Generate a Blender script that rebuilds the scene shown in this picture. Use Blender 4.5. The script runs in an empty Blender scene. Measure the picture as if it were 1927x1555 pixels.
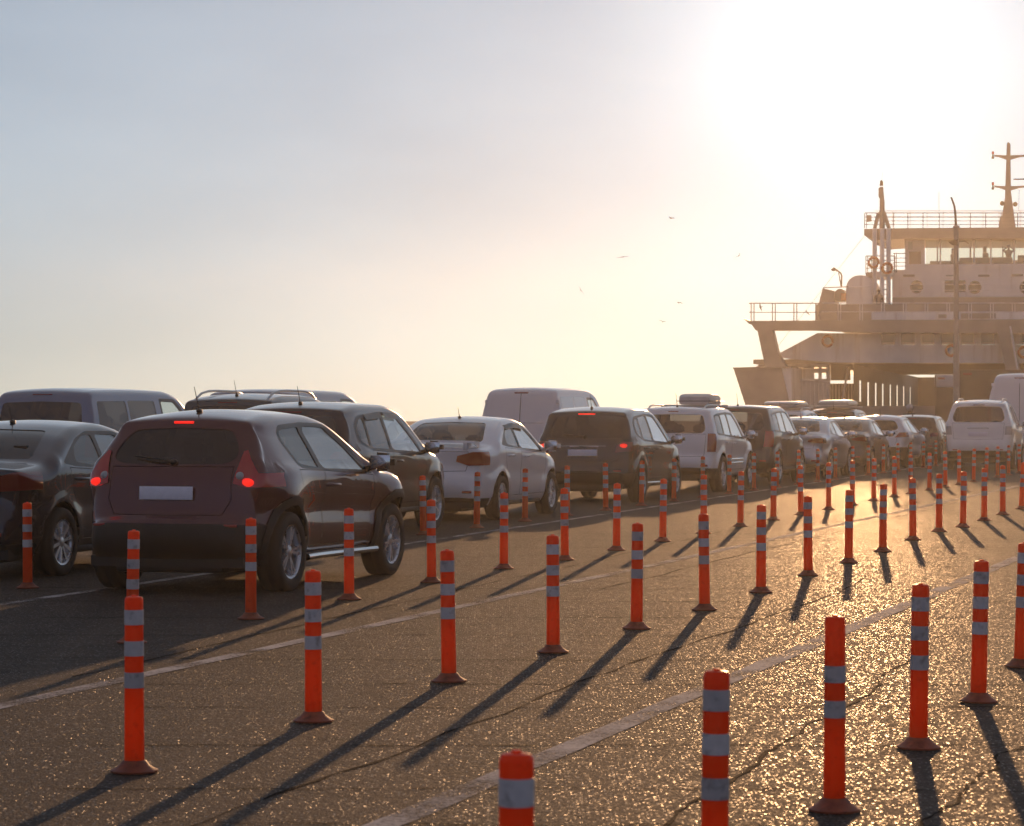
import bpy, bmesh, math, random
import numpy as np
from mathutils import Vector, Matrix
from mathutils.bvhtree import BVHTree
random.seed(7)
R = math.radians
sc = bpy.context.scene
C = sc.collection

# ------------------------------------------------------------------ camera, sky, sun, exposure
F, HC, CX, YH = 5200.0, 1.52, 963.5, 780.0        # focal length in photo pixels, eye height, horizon row
cam = bpy.data.cameras.new('camera')
cam.sensor_width = 36.0
cam.lens = 36.0 * F / 1927.0
cam.shift_y = (YH - 777.5) / 1927.0
cam.clip_start, cam.clip_end = 0.5, 6000.0
cam.dof.use_dof = True
cam.dof.focus_distance = 26.0
cam.dof.aperture_fstop = 9.0
camo = bpy.data.objects.new('camera', cam); C.objects.link(camo)
camo.location = (0, 0, HC); camo.rotation_euler = (R(90), 0, 0)
sc.camera = camo

SUN_AZ, SUN_EL = R(7.2), R(7.4)                   # to the right of the view axis, above the horizon
sun_dir = Vector((math.sin(SUN_AZ)*math.cos(SUN_EL), math.cos(SUN_AZ)*math.cos(SUN_EL), math.sin(SUN_EL)))
w = bpy.data.worlds.new('World'); sc.world = w; w.use_nodes = True
nt = w.node_tree; nt.nodes.clear()
def N(t, kind, **kw):
    n = t.nodes.new(kind)
    for k, v in kw.items(): setattr(n, k, v)
    return n
wo = N(nt, 'ShaderNodeOutputWorld'); bg = N(nt, 'ShaderNodeBackground')
sky = N(nt, 'ShaderNodeTexSky', sky_type='NISHITA', sun_disc=False)
sky.sun_elevation = SUN_EL; sky.sun_rotation = SUN_AZ
sky.air_density, sky.dust_density, sky.ozone_density = .75, .1, 5.0
tc = N(nt, 'ShaderNodeTexCoord')
dot = N(nt, 'ShaderNodeVectorMath', operation='DOT_PRODUCT'); dot.inputs[1].default_value = sun_dir
nt.links.new(tc.outputs['Generated'], dot.inputs[0])
mx = N(nt, 'ShaderNodeMath', operation='MAXIMUM'); mx.inputs[1].default_value = 0.0
nt.links.new(dot.outputs['Value'], mx.inputs[0])
col = sky.outputs['Color']
AUREOLE = [(0, (.145, .14, .155), 33.), (4, (.18, .225, .21), 33.), (150, (.05, .05, .05), 33.), (560, (.42, .43, .42), 33.)]     # even milky veil of high haze, then the bright air round the sun
cn = N(nt, 'ShaderNodeTexNoise'); cn.inputs['Scale'].default_value = 5.; cn.inputs['Detail'].default_value = 5; cn.inputs['Roughness'].default_value = .45
cm = N(nt, 'ShaderNodeMapping'); cm.inputs['Scale'].default_value = (1., 1., 3.2); nt.links.new(tc.outputs['Generated'], cm.inputs['Vector']); nt.links.new(cm.outputs[0], cn.inputs['Vector'])
cr_ = N(nt, 'ShaderNodeMapRange'); cr_.inputs['From Min'].default_value = .3; cr_.inputs['From Max'].default_value = .7; cr_.inputs['To Min'].default_value = .86; cr_.inputs['To Max'].default_value = 1.14
nt.links.new(cn.outputs['Fac'], cr_.inputs['Value'])
for pw, c, s in AUREOLE:
    p = N(nt, 'ShaderNodeMath', operation='POWER'); p.inputs[1].default_value = pw
    nt.links.new(mx.outputs[0], p.inputs[0])
    sm = N(nt, 'ShaderNodeVectorMath', operation='SCALE'); sm.inputs[0].default_value = [x*s for x in c]
    if pw < 10:         # thin uneven haze high up
        um = N(nt, 'ShaderNodeMath', operation='MULTIPLY'); nt.links.new(p.outputs[0], um.inputs[0]); nt.links.new(cr_.outputs[0], um.inputs[1]); p = um
    nt.links.new(p.outputs[0], sm.inputs['Scale'])
    ad = N(nt, 'ShaderNodeVectorMath', operation='ADD')
    nt.links.new(col, ad.inputs[0]); nt.links.new(sm.outputs[0], ad.inputs[1]); col = ad.outputs[0]
nt.links.new(col, bg.inputs['Color']); bg.inputs['Strength'].default_value = .050
nt.links.new(bg.outputs[0], wo.inputs[0])
sun = bpy.data.lights.new('sun', 'SUN'); sun.energy = 3.2; sun.angle = R(0.5); sun.color = (1.0, 0.54, 0.24)
suno = bpy.data.objects.new('sun', sun); C.objects.link(suno)
suno.rotation_euler = sun_dir.to_track_quat('Z', 'Y').to_euler(); suno.location = (0, 0, 60)

sc.view_settings.view_transform = 'Standard'; sc.view_settings.look = 'None'
sc.view_settings.exposure = -0.60; sc.view_settings.gamma = 1.0; sc.view_settings.use_curve_mapping = False
sc.cycles.use_denoising = True
sc.cycles.max_bounces = 8; sc.cycles.transparent_max_bounces = 24
sc.cycles.sample_clamp_indirect = 6.0
sc.cycles.volume_bounces = 0
HAZE_DENSITY, HAZE_G = 0.00045, 0.79

# ------------------------------------------------------------------ helpers
def px(x, y, Z):
    """photo pixel at depth Z -> world point"""
    return Vector(((x-CX)*Z/F, Z, HC-(y-YH)*Z/F))

def mat(name, color=(.5,.5,.5), rough=.5, metal=0., coat=0., spec=.5, emit=None, estr=0., var=0., vscale=3., bump=0., bscale=40., trans=None, coat_rough=.03):
    m = bpy.data.materials.new(name); m.use_nodes = True
    t = m.node_tree; b = t.nodes['Principled BSDF']
    b.inputs['Base Color'].default_value = (*color, 1); b.inputs['Roughness'].default_value = rough
    b.inputs['Metallic'].default_value = metal; b.inputs['Coat Weight'].default_value = coat
    b.inputs['Coat Roughness'].default_value = coat_rough; b.inputs['Specular IOR Level'].default_value = spec
    if emit:
        b.inputs['Emission Color'].default_value = (*emit, 1); b.inputs['Emission Strength'].default_value = estr
    co = None
    if var or bump:
        co = N(t, 'ShaderNodeTexCoord')
    if var:
        nz = N(t, 'ShaderNodeTexNoise'); nz.inputs['Scale'].default_value = vscale; nz.inputs['Detail'].default_value = 6
        t.links.new(co.outputs['Object'], nz.inputs['Vector'])
        rp = N(t, 'ShaderNodeValToRGB')
        rp.color_ramp.elements[0].position = .3; rp.color_ramp.elements[1].position = .72
        rp.color_ramp.elements[0].color = (*[c*(1-var) for c in color], 1)
        rp.color_ramp.elements[1].color = (*[min(1, c*(1+var*.6)) for c in color], 1)
        t.links.new(nz.outputs['Fac'], rp.inputs[0]); t.links.new(rp.outputs[0], b.inputs['Base Color'])
        mr = N(t, 'ShaderNodeMapRange'); mr.inputs['To Min'].default_value = max(0, rough-.12*var*3); mr.inputs['To Max'].default_value = min(1, rough+.12*var*3)
        t.links.new(nz.outputs['Fac'], mr.inputs['Value']); t.links.new(mr.outputs[0], b.inputs['Roughness'])
    if bump:
        nz = N(t, 'ShaderNodeTexNoise'); nz.inputs['Scale'].default_value = bscale; nz.inputs['Detail'].default_value = 4
        t.links.new(co.outputs['Object'], nz.inputs['Vector'])
        bp = N(t, 'ShaderNodeBump'); bp.inputs['Strength'].default_value = bump; bp.inputs['Distance'].default_value = .01
        t.links.new(nz.outputs['Fac'], bp.inputs['Height']); t.links.new(bp.outputs[0], b.inputs['Normal'])
    if trans:
        tr = N(t, 'ShaderNodeBsdfTranslucent'); tr.inputs['Color'].default_value = (*trans[0], 1)
        mxs = N(t, 'ShaderNodeMixShader'); mxs.inputs[0].default_value = trans[1]
        t.links.new(b.outputs[0], mxs.inputs[1]); t.links.new(tr.outputs[0], mxs.inputs[2])
        t.links.new(mxs.outputs[0], t.nodes['Material Output'].inputs['Surface'])
    return m

def glass(name, tint, rough=.015, boost=1.0):
    """thin pane: tinted see-through with a Fresnel reflection"""
    m = bpy.data.materials.new(name); m.use_nodes = True; t = m.node_tree; t.nodes.remove(t.nodes['Principled BSDF'])
    tr = N(t, 'ShaderNodeBsdfTransparent'); tr.inputs['Color'].default_value = (*tint, 1)
    gl = N(t, 'ShaderNodeBsdfGlossy'); gl.inputs['Roughness'].default_value = rough
    fr = N(t, 'ShaderNodeLayerWeight'); fr.inputs['Blend'].default_value = .5
    p5 = N(t, 'ShaderNodeMath', operation='POWER'); p5.inputs[1].default_value = 5.
    mu = N(t, 'ShaderNodeMath', operation='MULTIPLY_ADD', use_clamp=True); mu.inputs[1].default_value = 1.5*boost; mu.inputs[2].default_value = .085
    t.links.new(fr.outputs['Facing'], p5.inputs[0])
    ms = N(t, 'ShaderNodeMixShader')
    t.links.new(p5.outputs[0], mu.inputs[0]); t.links.new(mu.outputs[0], ms.inputs[0])
    t.links.new(tr.outputs[0], ms.inputs[1]); t.links.new(gl.outputs[0], ms.inputs[2])
    t.links.new(ms.outputs[0], t.nodes['Material Output'].inputs['Surface'])
    return m

def mesh_from(name, v, f, normals=None, sharp=35):
    me = bpy.data.meshes.new(name); me.from_pydata([tuple(p) for p in v], [], f); me.validate(); me.update()
    me.shade_smooth()
    if normals is not None and len(me.vertices) == len(normals):
        me.normals_split_custom_set_from_vertices([tuple(n) for n in normals])
    elif sharp is not None:
        me.set_sharp_from_angle(angle=R(sharp))
    return me

def link(name, me, m=None, parent=None, loc=None, rot=None, scale=None):
    o = bpy.data.objects.new(name, me); C.objects.link(o)
    if me is not None and m is not None and not me.materials: me.materials.append(m)
    if parent is not None: o.parent = parent
    if loc is not None: o.location = loc
    if rot is not None: o.rotation_euler = rot
    if scale is not None: o.scale = scale
    return o

def tag(o, label=None, cat=None, group=None, kind=None):
    if label: o['label'] = label
    if cat: o['category'] = cat
    if group: o['group'] = group
    if kind: o['kind'] = kind
    return o

def thing(name, label, cat, loc=(0,0,0), rz=0., group=None):
    return tag(link(name, None, loc=loc, rot=(0, 0, rz)), label, cat, group)

class G:
    """collects simple solids into one mesh"""
    def __init__(s): s.v = []; s.f = []
    def add(s, v, f):
        n = len(s.v); s.v += [Vector(p) for p in v]; s.f += [tuple(i+n for i in q) for q in f]; return s
    def box(s, a, b, bev=0.):
        bm = bmesh.new(); bmesh.ops.create_cube(bm, size=1)
        for q in bm.verts: q.co = Vector(((a[i]+b[i])/2 + q.co[i]*(b[i]-a[i]) for i in range(3)))
        if bev: bmesh.ops.bevel(bm, geom=bm.edges[:]+bm.verts[:], offset=bev, segments=2, profile=.5, affect='EDGES')
        bm.verts.index_update(); r = s.add([q.co.copy() for q in bm.verts], [[q.index for q in f.verts] for f in bm.faces]); bm.free(); return r
    def tube(s, pts, rad, n=8, caps=True):
        pts = [Vector(p) for p in pts]; rr = rad if isinstance(rad, (list, tuple)) else [rad]*len(pts)
        v = []; f = []
        for i, p in enumerate(pts):
            d = (pts[min(i+1, len(pts)-1)]-pts[max(i-1, 0)]).normalized()
            a = d.cross(Vector((0,0,1)) if abs(d.z) < .9 else Vector((1,0,0))).normalized(); b = d.cross(a)
            for k in range(n):
                t = 2*math.pi*k/n; v.append(p+(a*math.cos(t)+b*math.sin(t))*rr[i])
        for i in range(len(pts)-1):
            for k in range(n):
                f.append((i*n+k, i*n+(k+1)%n, (i+1)*n+(k+1)%n, (i+1)*n+k))
        if caps:
            f.append(tuple(range(n))); f.append(tuple(range((len(pts)-1)*n, len(pts)*n))[::-1])
        return s.add(v, [q[::-1] for q in f])
    def lathe(s, prof, n=20, axis='z', org=(0,0,0)):
        """prof: (radius, height) rows, open"""
        v = []; f = []
        for r, h in prof:
            for k in range(n):
                t = 2*math.pi*k/n; c, d = r*math.cos(t), r*math.sin(t)
                p = (c, d, h) if axis == 'z' else (c, -h, d) if axis == 'y' else (h, c, d)
                v.append(Vector(p)+Vector(org))
        for i in range(len(prof)-1):
            for k in range(n):
                f.append((i*n+k, i*n+(k+1)%n, (i+1)*n+(k+1)%n, (i+1)*n+k))
        return s.add(v, f)
    def prism(s, poly, a, b, axis=1):
        """extrude a 2-D outline between a and b along an axis"""
        n = len(poly); v = []
        for t in (a, b):
            for p in poly:
                q = [p[0], p[1]]; q.insert(axis, t); v.append(Vector(q))
        f = [tuple(range(n)), tuple(range(n, 2*n))[::-1]] + [(i, i+n, (i+1) % n+n, (i+1) % n) for i in range(n)]
        return s.add(v, f)
    def ball(s, c, r, n=12, m=8):
        v = []; f = []
        for i in range(m+1):
            t = math.pi*i/m
            for k in range(n):
                p = 2*math.pi*k/n
                v.append(Vector((c[0]+r[0]*math.sin(t)*math.cos(p), c[1]+r[1]*math.sin(t)*math.sin(p), c[2]+r[2]*math.cos(t))))
        for i in range(m):
            for k in range(n):
                f.append((i*n+k, (i+1)*n+k, (i+1)*n+(k+1) % n, i*n+(k+1) % n))
        return s.add(v, f)
    def mesh(s, name, sharp=35):
        bm = bmesh.new(); vs = [bm.verts.new(p) for p in s.v]
        for q in s.f:
            try: bm.faces.new([vs[i] for i in q])
            except ValueError: pass
        bmesh.ops.remove_doubles(bm, verts=bm.verts, dist=1e-5)
        bmesh.ops.dissolve_degenerate(bm, edges=bm.edges, dist=1e-6)
        bmesh.ops.recalc_face_normals(bm, faces=bm.faces)
        me = bpy.data.meshes.new(name); bm.to_mesh(me); bm.free(); me.shade_smooth()
        if sharp is not None: me.set_sharp_from_angle(angle=R(sharp))
        return me
    def obj(s, name, m, parent=None, sharp=35, **kw):
        return link(name, s.mesh(name, sharp), m, parent, **kw)

def pchip(xs, ys, q):
    xs = np.asarray(xs, float); ys = np.asarray(ys, float); q = np.clip(np.asarray(q, float), xs[0], xs[-1])
    h = np.diff(xs); d = np.diff(ys)/h; n = len(xs); m = np.zeros(n)
    for i in range(1, n-1):
        if d[i-1]*d[i] > 0:
            w1 = 2*h[i]+h[i-1]; w2 = h[i]+2*h[i-1]; m[i] = (w1+w2)/(w1/d[i-1]+w2/d[i])
    m[0], m[-1] = d[0], d[-1]
    k = np.clip(np.searchsorted(xs, q, side='right')-1, 0, n-2); t = (q-xs[k])/h[k]
    return (2*t**3-3*t**2+1)*ys[k]+(t**3-2*t**2+t)*h[k]*m[k]+(-2*t**3+3*t**2)*ys[k+1]+(t**3-t**2)*h[k]*m[k+1]

# ------------------------------------------------------------------ materials shared by many things
M = {}
M['tyre'] = mat('tyre_rubber', (.018,.017,.016), .75, var=.3, vscale=14)
M['alloy'] = mat('alloy_rim', (.55,.55,.57), .28, metal=.9, var=.15, vscale=9)
M['alloy_dark'] = mat('dark_alloy_rim', (.12,.12,.13), .35, metal=.8)
M['trim'] = mat('black_trim', (.012,.012,.013), .35, var=.3, vscale=6)
M['plastic'] = mat('grey_plastic_cladding', (.014,.013,.013), .55, var=.3, vscale=10, bump=.15, bscale=300)
M['inside'] = mat('dark_interior', (.02,.018,.017), .8, var=.3, vscale=8)
M['seat'] = mat('seat_fabric', (.03,.028,.027), .9, var=.3, vscale=20)
M['chrome'] = mat('chrome', (.75,.75,.76), .12, metal=1.)
M['rail'] = mat('silver_rail', (.45,.45,.46), .3, metal=.85)
M['plate'] = mat('blank_number_plate', (.85,.80,.88), .45, var=.06, vscale=20)
M['lens'] = mat('red_lamp_lens', (.50,.012,.012), .12, coat=1., spec=.6)
M['lens_dark'] = mat('dark_red_lamp_lens', (.20,.01,.01), .12, coat=1., spec=.6)
M['lens_orange'] = mat('orange_red_lamp_lens', (.36,.035,.02), .15, coat=1.)
M['lens_clear'] = mat('clear_lamp_lens', (.42,.40,.40), .15, coat=1.)
M['lit'] = mat('lit_brake_lamp', (.6,.01,.005), .2, emit=(1,.02,.012), estr=1.6)
M['head'] = mat('headlamp', (.6,.62,.66), .08, coat=1., metal=.4)
M['glass'] = glass('car_glass', (.80,.88,.88), boost=1.9)
M['glass_tint'] = glass('privacy_glass', (.16,.15,.15))
M['glass_dark'] = glass('dark_privacy_glass', (.045,.042,.042))
M['steel'] = mat('dark_metal', (.05,.05,.05), .4, metal=.7)
# ------------------------------------------------------------------ ground, markings, water
ROWS = dict(B=(-1.85, .295), A=(-4.9, .295), C=(-7.94, .295), D=(-11.3, .293))     # X = a + s*Z of each line of posts
LANE = .295
def asphalt():
    m = bpy.data.materials.new('worn_asphalt'); m.use_nodes = True; t = m.node_tree; b = t.nodes['Principled BSDF']
    co = N(t, 'ShaderNodeTexCoord'); P = co.outputs['Object']
    def noise(s, d=4, r=.55):
        n = N(t, 'ShaderNodeTexNoise'); n.inputs['Scale'].default_value = s; n.inputs['Detail'].default_value = d; n.inputs['Roughness'].default_value = r
        t.links.new(P, n.inputs['Vector']); return n.outputs['Fac']
    def ramp(f, a, ca, b_, cb):
        r = N(t, 'ShaderNodeValToRGB'); e = r.color_ramp.elements
        e[0].position, e[1].position = a, b_; e[0].color, e[1].color = (*ca, 1), (*cb, 1); t.links.new(f, r.inputs[0]); return r.outputs[0]
    def mul(a, c, mode='MULTIPLY', fac=1.):
        n = N(t, 'ShaderNodeMix', data_type='RGBA', blend_type=mode); n.inputs[0].default_value = fac
        t.links.new(a, n.inputs[6]); t.links.new(c, n.inputs[7]); return n.outputs[2]
    vor = N(t, 'ShaderNodeTexVoronoi'); vor.inputs['Scale'].default_value = 95.; t.links.new(P, vor.inputs['Vector'])
    stones = ramp(vor.outputs['Color'], .25, (.032,.027,.024), .95, (.105,.085,.068))
    c1 = mul(stones, ramp(noise(.35, 5), .3, (.72,.72,.74), .7, (1.15,1.1,1.05)))
    c2 = mul(c1, ramp(noise(2.3, 6, .65), .35, (.78,.78,.78), .65, (1.1,1.1,1.1)))
    mp_ = N(t, 'ShaderNodeMapping'); mp_.inputs['Rotation'].default_value = (0, 0, math.atan(.295)); mp_.inputs['Scale'].default_value = (1.6, .07, 1.); t.links.new(P, mp_.inputs['Vector'])
    tn = N(t, 'ShaderNodeTexNoise'); tn.inputs['Scale'].default_value = 1.; tn.inputs['Detail'].default_value = 5; t.links.new(mp_.outputs[0], tn.inputs['Vector'])
    c2 = mul(c2, ramp(tn.outputs['Fac'], .36, (.70,.70,.72), .62, (1.1,1.08,1.05)))      # tyre polished tracks along the lanes
    oil = noise(.9, 2); c2 = mul(c2, ramp(oil, .27, (.55,.55,.56), .36, (1,1,1)))
    c3 = mul(c2, ramp(noise(14, 3), .3, (.85,.85,.85), .75, (1.12,1.12,1.12)))
    t.links.new(c3, b.inputs['Base Color'])
    rr = N(t, 'ShaderNodeMapRange'); rr.inputs['From Min'].default_value = .04; rr.inputs['From Max'].default_value = .30; rr.inputs['To Min'].default_value = .45; rr.inputs['To Max'].default_value = .85
    t.links.new(vor.outputs['Color'], rr.inputs['Value']); t.links.new(rr.outputs[0], b.inputs['Roughness'])
    b.inputs['Specular IOR Level'].default_value = .26
    bp = N(t, 'ShaderNodeBump'); bp.inputs['Strength'].default_value = 1.0; bp.inputs['Distance'].default_value = .008
    h = N(t, 'ShaderNodeMath', operation='MULTIPLY_ADD'); h.inputs[1].default_value = -1.0
    t.links.new(vor.outputs['Distance'], h.inputs[0]); t.links.new(noise(60, 5, .6), h.inputs[2])
    t.links.new(h.outputs[0], bp.inputs['Height'])
    vg = N(t, 'ShaderNodeTexVoronoi'); vg.inputs['Scale'].default_value = 30.; t.links.new(P, vg.inputs['Vector'])
    bp3 = N(t, 'ShaderNodeBump'); bp3.inputs['Strength'].default_value = .5; bp3.inputs['Distance'].default_value = .016
    t.links.new(vg.outputs['Distance'], bp3.inputs['Height'])
    bp2 = N(t, 'ShaderNodeBump'); bp2.inputs['Strength'].default_value = .35; bp2.inputs['Distance'].default_value = .03
    t.links.new(noise(3.5, 4), bp2.inputs['Height']); t.links.new(bp2.outputs[0], bp3.inputs['Normal']); t.links.new(bp3.outputs[0], bp.inputs['Normal'])
    # some polished stones lie at their own angle and catch the sun
    gl = N(t, 'ShaderNodeTexVoronoi'); gl.inputs['Scale'].default_value = 58.; t.links.new(P, gl.inputs['Vector'])
    sx = N(t, 'ShaderNodeSeparateColor'); t.links.new(gl.outputs['Color'], sx.inputs[0])
    cl = N(t, 'ShaderNodeMath', operation='LESS_THAN'); cl.inputs[1].default_value = .36; t.links.new(gl.outputs['Distance'], cl.inputs[0])
    gt = N(t, 'ShaderNodeMath', operation='GREATER_THAN'); gt.inputs[1].default_value = .72; t.links.new(sx.outputs[0], gt.inputs[0])
    mk = N(t, 'ShaderNodeMath', operation='MULTIPLY'); t.links.new(cl.outputs[0], mk.inputs[0]); t.links.new(gt.outputs[0], mk.inputs[1])
    wn = N(t, 'ShaderNodeTexWhiteNoise'); wn.noise_dimensions = '3D'; t.links.new(gl.outputs['Position'], wn.inputs['Vector'])
    sb = N(t, 'ShaderNodeVectorMath', operation='SUBTRACT'); sb.inputs[1].default_value = (.5, .5, .5); t.links.new(wn.outputs['Color'], sb.inputs[0])
    ml = N(t, 'ShaderNodeVectorMath', operation='MULTIPLY'); ml.inputs[1].default_value = (1.5, .8, 0.); t.links.new(sb.outputs[0], ml.inputs[0])
    ms = N(t, 'ShaderNodeVectorMath', operation='SCALE'); t.links.new(ml.outputs[0], ms.inputs[0]); t.links.new(mk.outputs[0], ms.inputs['Scale'])
    rg = N(t, 'ShaderNodeMix'); t.links.new(mk.outputs[0], rg.inputs[0]); t.links.new(rr.outputs[0], rg.inputs[2]); rg.inputs[3].default_value = .36
    t.links.new(rg.outputs[0], b.inputs['Roughness'])
    an = N(t, 'ShaderNodeVectorMath', operation='ADD'); t.links.new(bp.outputs[0], an.inputs[0]); t.links.new(ms.outputs[0], an.inputs[1])
    nn = N(t, 'ShaderNodeVectorMath', operation='NORMALIZE'); t.links.new(an.outputs[0], nn.inputs[0])
    t.links.new(nn.outputs[0], b.inputs['Normal'])
    return m
M['asphalt'] = asphalt()
def worn_paint():
    m = bpy.data.materials.new('worn_road_paint'); m.use_nodes = True; t = m.node_tree; b = t.nodes['Principled BSDF']
    b.inputs['Base Color'].default_value = (.52,.48,.46,1); b.inputs['Roughness'].default_value = .85; b.inputs['Specular IOR Level'].default_value = .2
    co = N(t, 'ShaderNodeTexCoord'); n = N(t, 'ShaderNodeTexNoise'); n.inputs['Scale'].default_value = 38; n.inputs['Detail'].default_value = 8; n.inputs['Roughness'].default_value = .75
    n2 = N(t, 'ShaderNodeTexNoise'); n2.inputs['Scale'].default_value = 1.6; n2.inputs['Detail'].default_value = 3
    for q in (n, n2): t.links.new(co.outputs['Object'], q.inputs['Vector'])
    ad = N(t, 'ShaderNodeMath', operation='MULTIPLY_ADD'); ad.inputs[1].default_value = .8
    t.links.new(n2.outputs['Fac'], ad.inputs[0]); t.links.new(n.outputs['Fac'], ad.inputs[2])
    rp = N(t, 'ShaderNodeMapRange'); rp.inputs['From Min'].default_value = .72; rp.inputs['From Max'].default_value = 1.02
    t.links.new(ad.outputs[0], rp.inputs['Value'])
    tr = N(t, 'ShaderNodeBsdfTransparent'); ms = N(t, 'ShaderNodeMixShader')
    t.links.new(rp.outputs[0], ms.inputs[0]); t.links.new(tr.outputs[0], ms.inputs[1]); t.links.new(b.outputs[0], ms.inputs[2])
    t.links.new(ms.outputs[0], t.nodes['Material Output'].inputs['Surface'])
    bp = N(t, 'ShaderNodeBump'); bp.inputs['Strength'].default_value = .5; bp.inputs['Distance'].default_value = .004
    t.links.new(n.outputs['Fac'], bp.inputs['Height']); t.links.new(bp.outputs[0], b.inputs['Normal'])
    return m
M['paint_line'] = worn_paint()
M['tar'] = mat('crack_filling', (.006,.005,.005), .95, spec=.05, var=.3, vscale=20)
QUAY = 141.0
ground = link('ground', mesh_from('ground', [(-700,-60,0),(700,-60,0),(700,QUAY,0),(-700,QUAY,0)], [(0,1,2,3)]), M['asphalt'])
tag(ground, kind='structure')
M['concrete'] = mat('quay_concrete', (.22,.20,.18), .8, var=.25, vscale=1.5, bump=.3, bscale=30)
tag(G().box((-700, QUAY, -4), (700, QUAY+.5, .12), .03).obj('quay_wall', M['concrete']), kind='structure')
M['water'] = mat('sea_water', (.02,.035,.04), .16, bump=.6, bscale=.8)
tag(link('sea', mesh_from('sea', [(-1400, QUAY+.5, -.7),(1400, QUAY+.5, -.7),(1400,330,-.7),(-1400,330,-.7)], [(0,1,2,3)]), M['water']), kind='structure')
M['rubble'] = mat('breakwater_stone', (.13,.12,.11), .9, var=.3, vscale=.3, bump=.8, bscale=.6)
v_ = []; f_ = []
for k in range(141):
    x_ = -1400+20*k; t_ = .45+.3*random.random()
    v_ += [(x_, 322, -1.2), (x_, 325+random.random(), t_), (x_, 328+random.random(), t_-.1), (x_, 331, -1.2)]
    if k: f_ += [(4*k-4+i, 4*k-3+i, 4*k+1+i, 4*k+i) for i in range(3)]
tag(link('breakwater', mesh_from('breakwater', v_, f_), M['rubble']), 'long low stone breakwater on the sea horizon behind the queue', 'breakwater')
def stripe(a, s, z0, z1, wd, name='lane_marking', zz=.004, jit=.012):
    v = []; f = []; n = int((z1-z0)/.5)
    for i in range(n+1):
        z = z0+(z1-z0)*i/n; x = a+s*z
        v += [(x-wd/2+random.uniform(-jit, jit), z, zz), (x+wd/2+random.uniform(-jit, jit), z, zz)]
        if i: k = 2*i; f.append((k-2, k-1, k+1, k))
    return tag(link(name, mesh_from(name, v, f), M['paint_line']), kind='structure')
stripe(-3.6, .306, 4, 62, .15)       # between the two nearest rows of posts
stripe(-7.02, .303, 8, 70, .13)      # between the second row and the third
stripe(-10.15, .275, 16, 90, .11)     # beside the parked cars
def crack(p0, p1, wd, wob, n=40, zz=.003):
    v = []; f = []; off = 0.; p0 = Vector(p0); p1 = Vector(p1); d = (p1-p0).normalized(); q = Vector((-d.y, d.x))
    for i in range(n+1):
        off += random.uniform(-wob, wob); off *= .93; p = p0.lerp(p1, i/n)+q*off; ww = wd*random.uniform(.1, 1.2)
        v += [(*(p-q*ww), zz), (*(p+q*ww), zz)]
        if i: k = 2*i; f.append((k-2, k-1, k+1, k))
    return link('pavement_crack', mesh_from('pavement_crack', v, f), M['tar'], ground)
for y in (1545, 1485, 1402, 1330, 1287, 1237, 1196, 1162, 1131, 1105, 1084, 1063, 1046, 1030, 1016, 1003):
    Z = F*HC/(y-YH); sl = random.uniform(-.05, .02)-.03
    x0 = -Z*.20+random.uniform(0, .9); x1 = Z*.24-random.uniform(0, .8)
    crack((x0, Z-sl*x0*.3), (x1, Z+sl*x1), .006+Z*.00032, .022, 60)
for a, z0, z1 in ((-4.05, 8.3, 26), (-7.1, 16, 40), (-2.3, 7, 17), (-1.5, 8.5, 13.5), (-6.05, 24, 48)):
    crack((a+.285*z0, z0), (a+.285*z1+random.uniform(-.6,.3), z1), .011, .022, 90)

# ------------------------------------------------------------------ orange posts
M['orange'] = mat('orange_post_plastic', (1.,.095,.004), .34, var=.12, vscale=9, trans=((1.,.22,.005), .58))
M['band'] = mat('grey_reflective_band', (.66,.62,.63), .5, var=.12, vscale=25)
M['foot'] = mat('dusty_orange_foot', (.36,.08,.035), .6, var=.35, vscale=30, bump=.3, bscale=120)
def lathe_mesh(name, prof, n=20, sharp=40):
    return G().lathe(prof, n).mesh(name, sharp)
def aged(m, lo):
    """each copy a little more faded or dirty than the next"""
    t = m.node_tree; b = t.nodes['Principled BSDF']; src = b.inputs['Base Color'].links[0].from_socket
    oi = N(t, 'ShaderNodeObjectInfo'); mr = N(t, 'ShaderNodeMapRange'); mr.inputs['To Min'].default_value = lo; mr.inputs['To Max'].default_value = 1.05; t.links.new(oi.outputs['Random'], mr.inputs['Value'])
    co = N(t, 'ShaderNodeTexCoord'); nz = N(t, 'ShaderNodeTexNoise'); nz.inputs['Scale'].default_value = 26.; nz.inputs['Detail'].default_value = 7; nz.noise_dimensions = '4D'
    t.links.new(co.outputs['Object'], nz.inputs['Vector']); m10 = N(t, 'ShaderNodeMath', operation='MULTIPLY'); m10.inputs[1].default_value = 37.; t.links.new(oi.outputs['Random'], m10.inputs[0]); t.links.new(m10.outputs[0], nz.inputs['W'])
    rp = N(t, 'ShaderNodeValToRGB'); e = rp.color_ramp.elements; e[0].position, e[1].position = .30, .46; e[0].color = (.42,.40,.38,1); e[1].color = (1,1,1,1); t.links.new(nz.outputs['Fac'], rp.inputs[0])
    m1 = N(t, 'ShaderNodeMix', data_type='RGBA', blend_type='MULTIPLY'); m1.inputs[0].default_value = 1.; t.links.new(src, m1.inputs[6]); t.links.new(mr.outputs[0], m1.inputs[7])
    m2 = N(t, 'ShaderNodeMix', data_type='RGBA', blend_type='MULTIPLY'); m2.inputs[0].default_value = .8; t.links.new(m1.outputs[2], m2.inputs[6]); t.links.new(rp.outputs[0], m2.inputs[7])
    t.links.new(m2.outputs[2], b.inputs['Base Color'])
aged(M['orange'], .72); aged(M['band'], .70); aged(M['foot'], .6)
tube_me = lathe_mesh('post_tube', [(.0425,.045),(.0415,.2),(.0405,.4),(.0395,.728),(.0385,.737),(.034,.745),(.022,.748),(.012,.7485),(.011,.754),(.0,.755)], 24)
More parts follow.
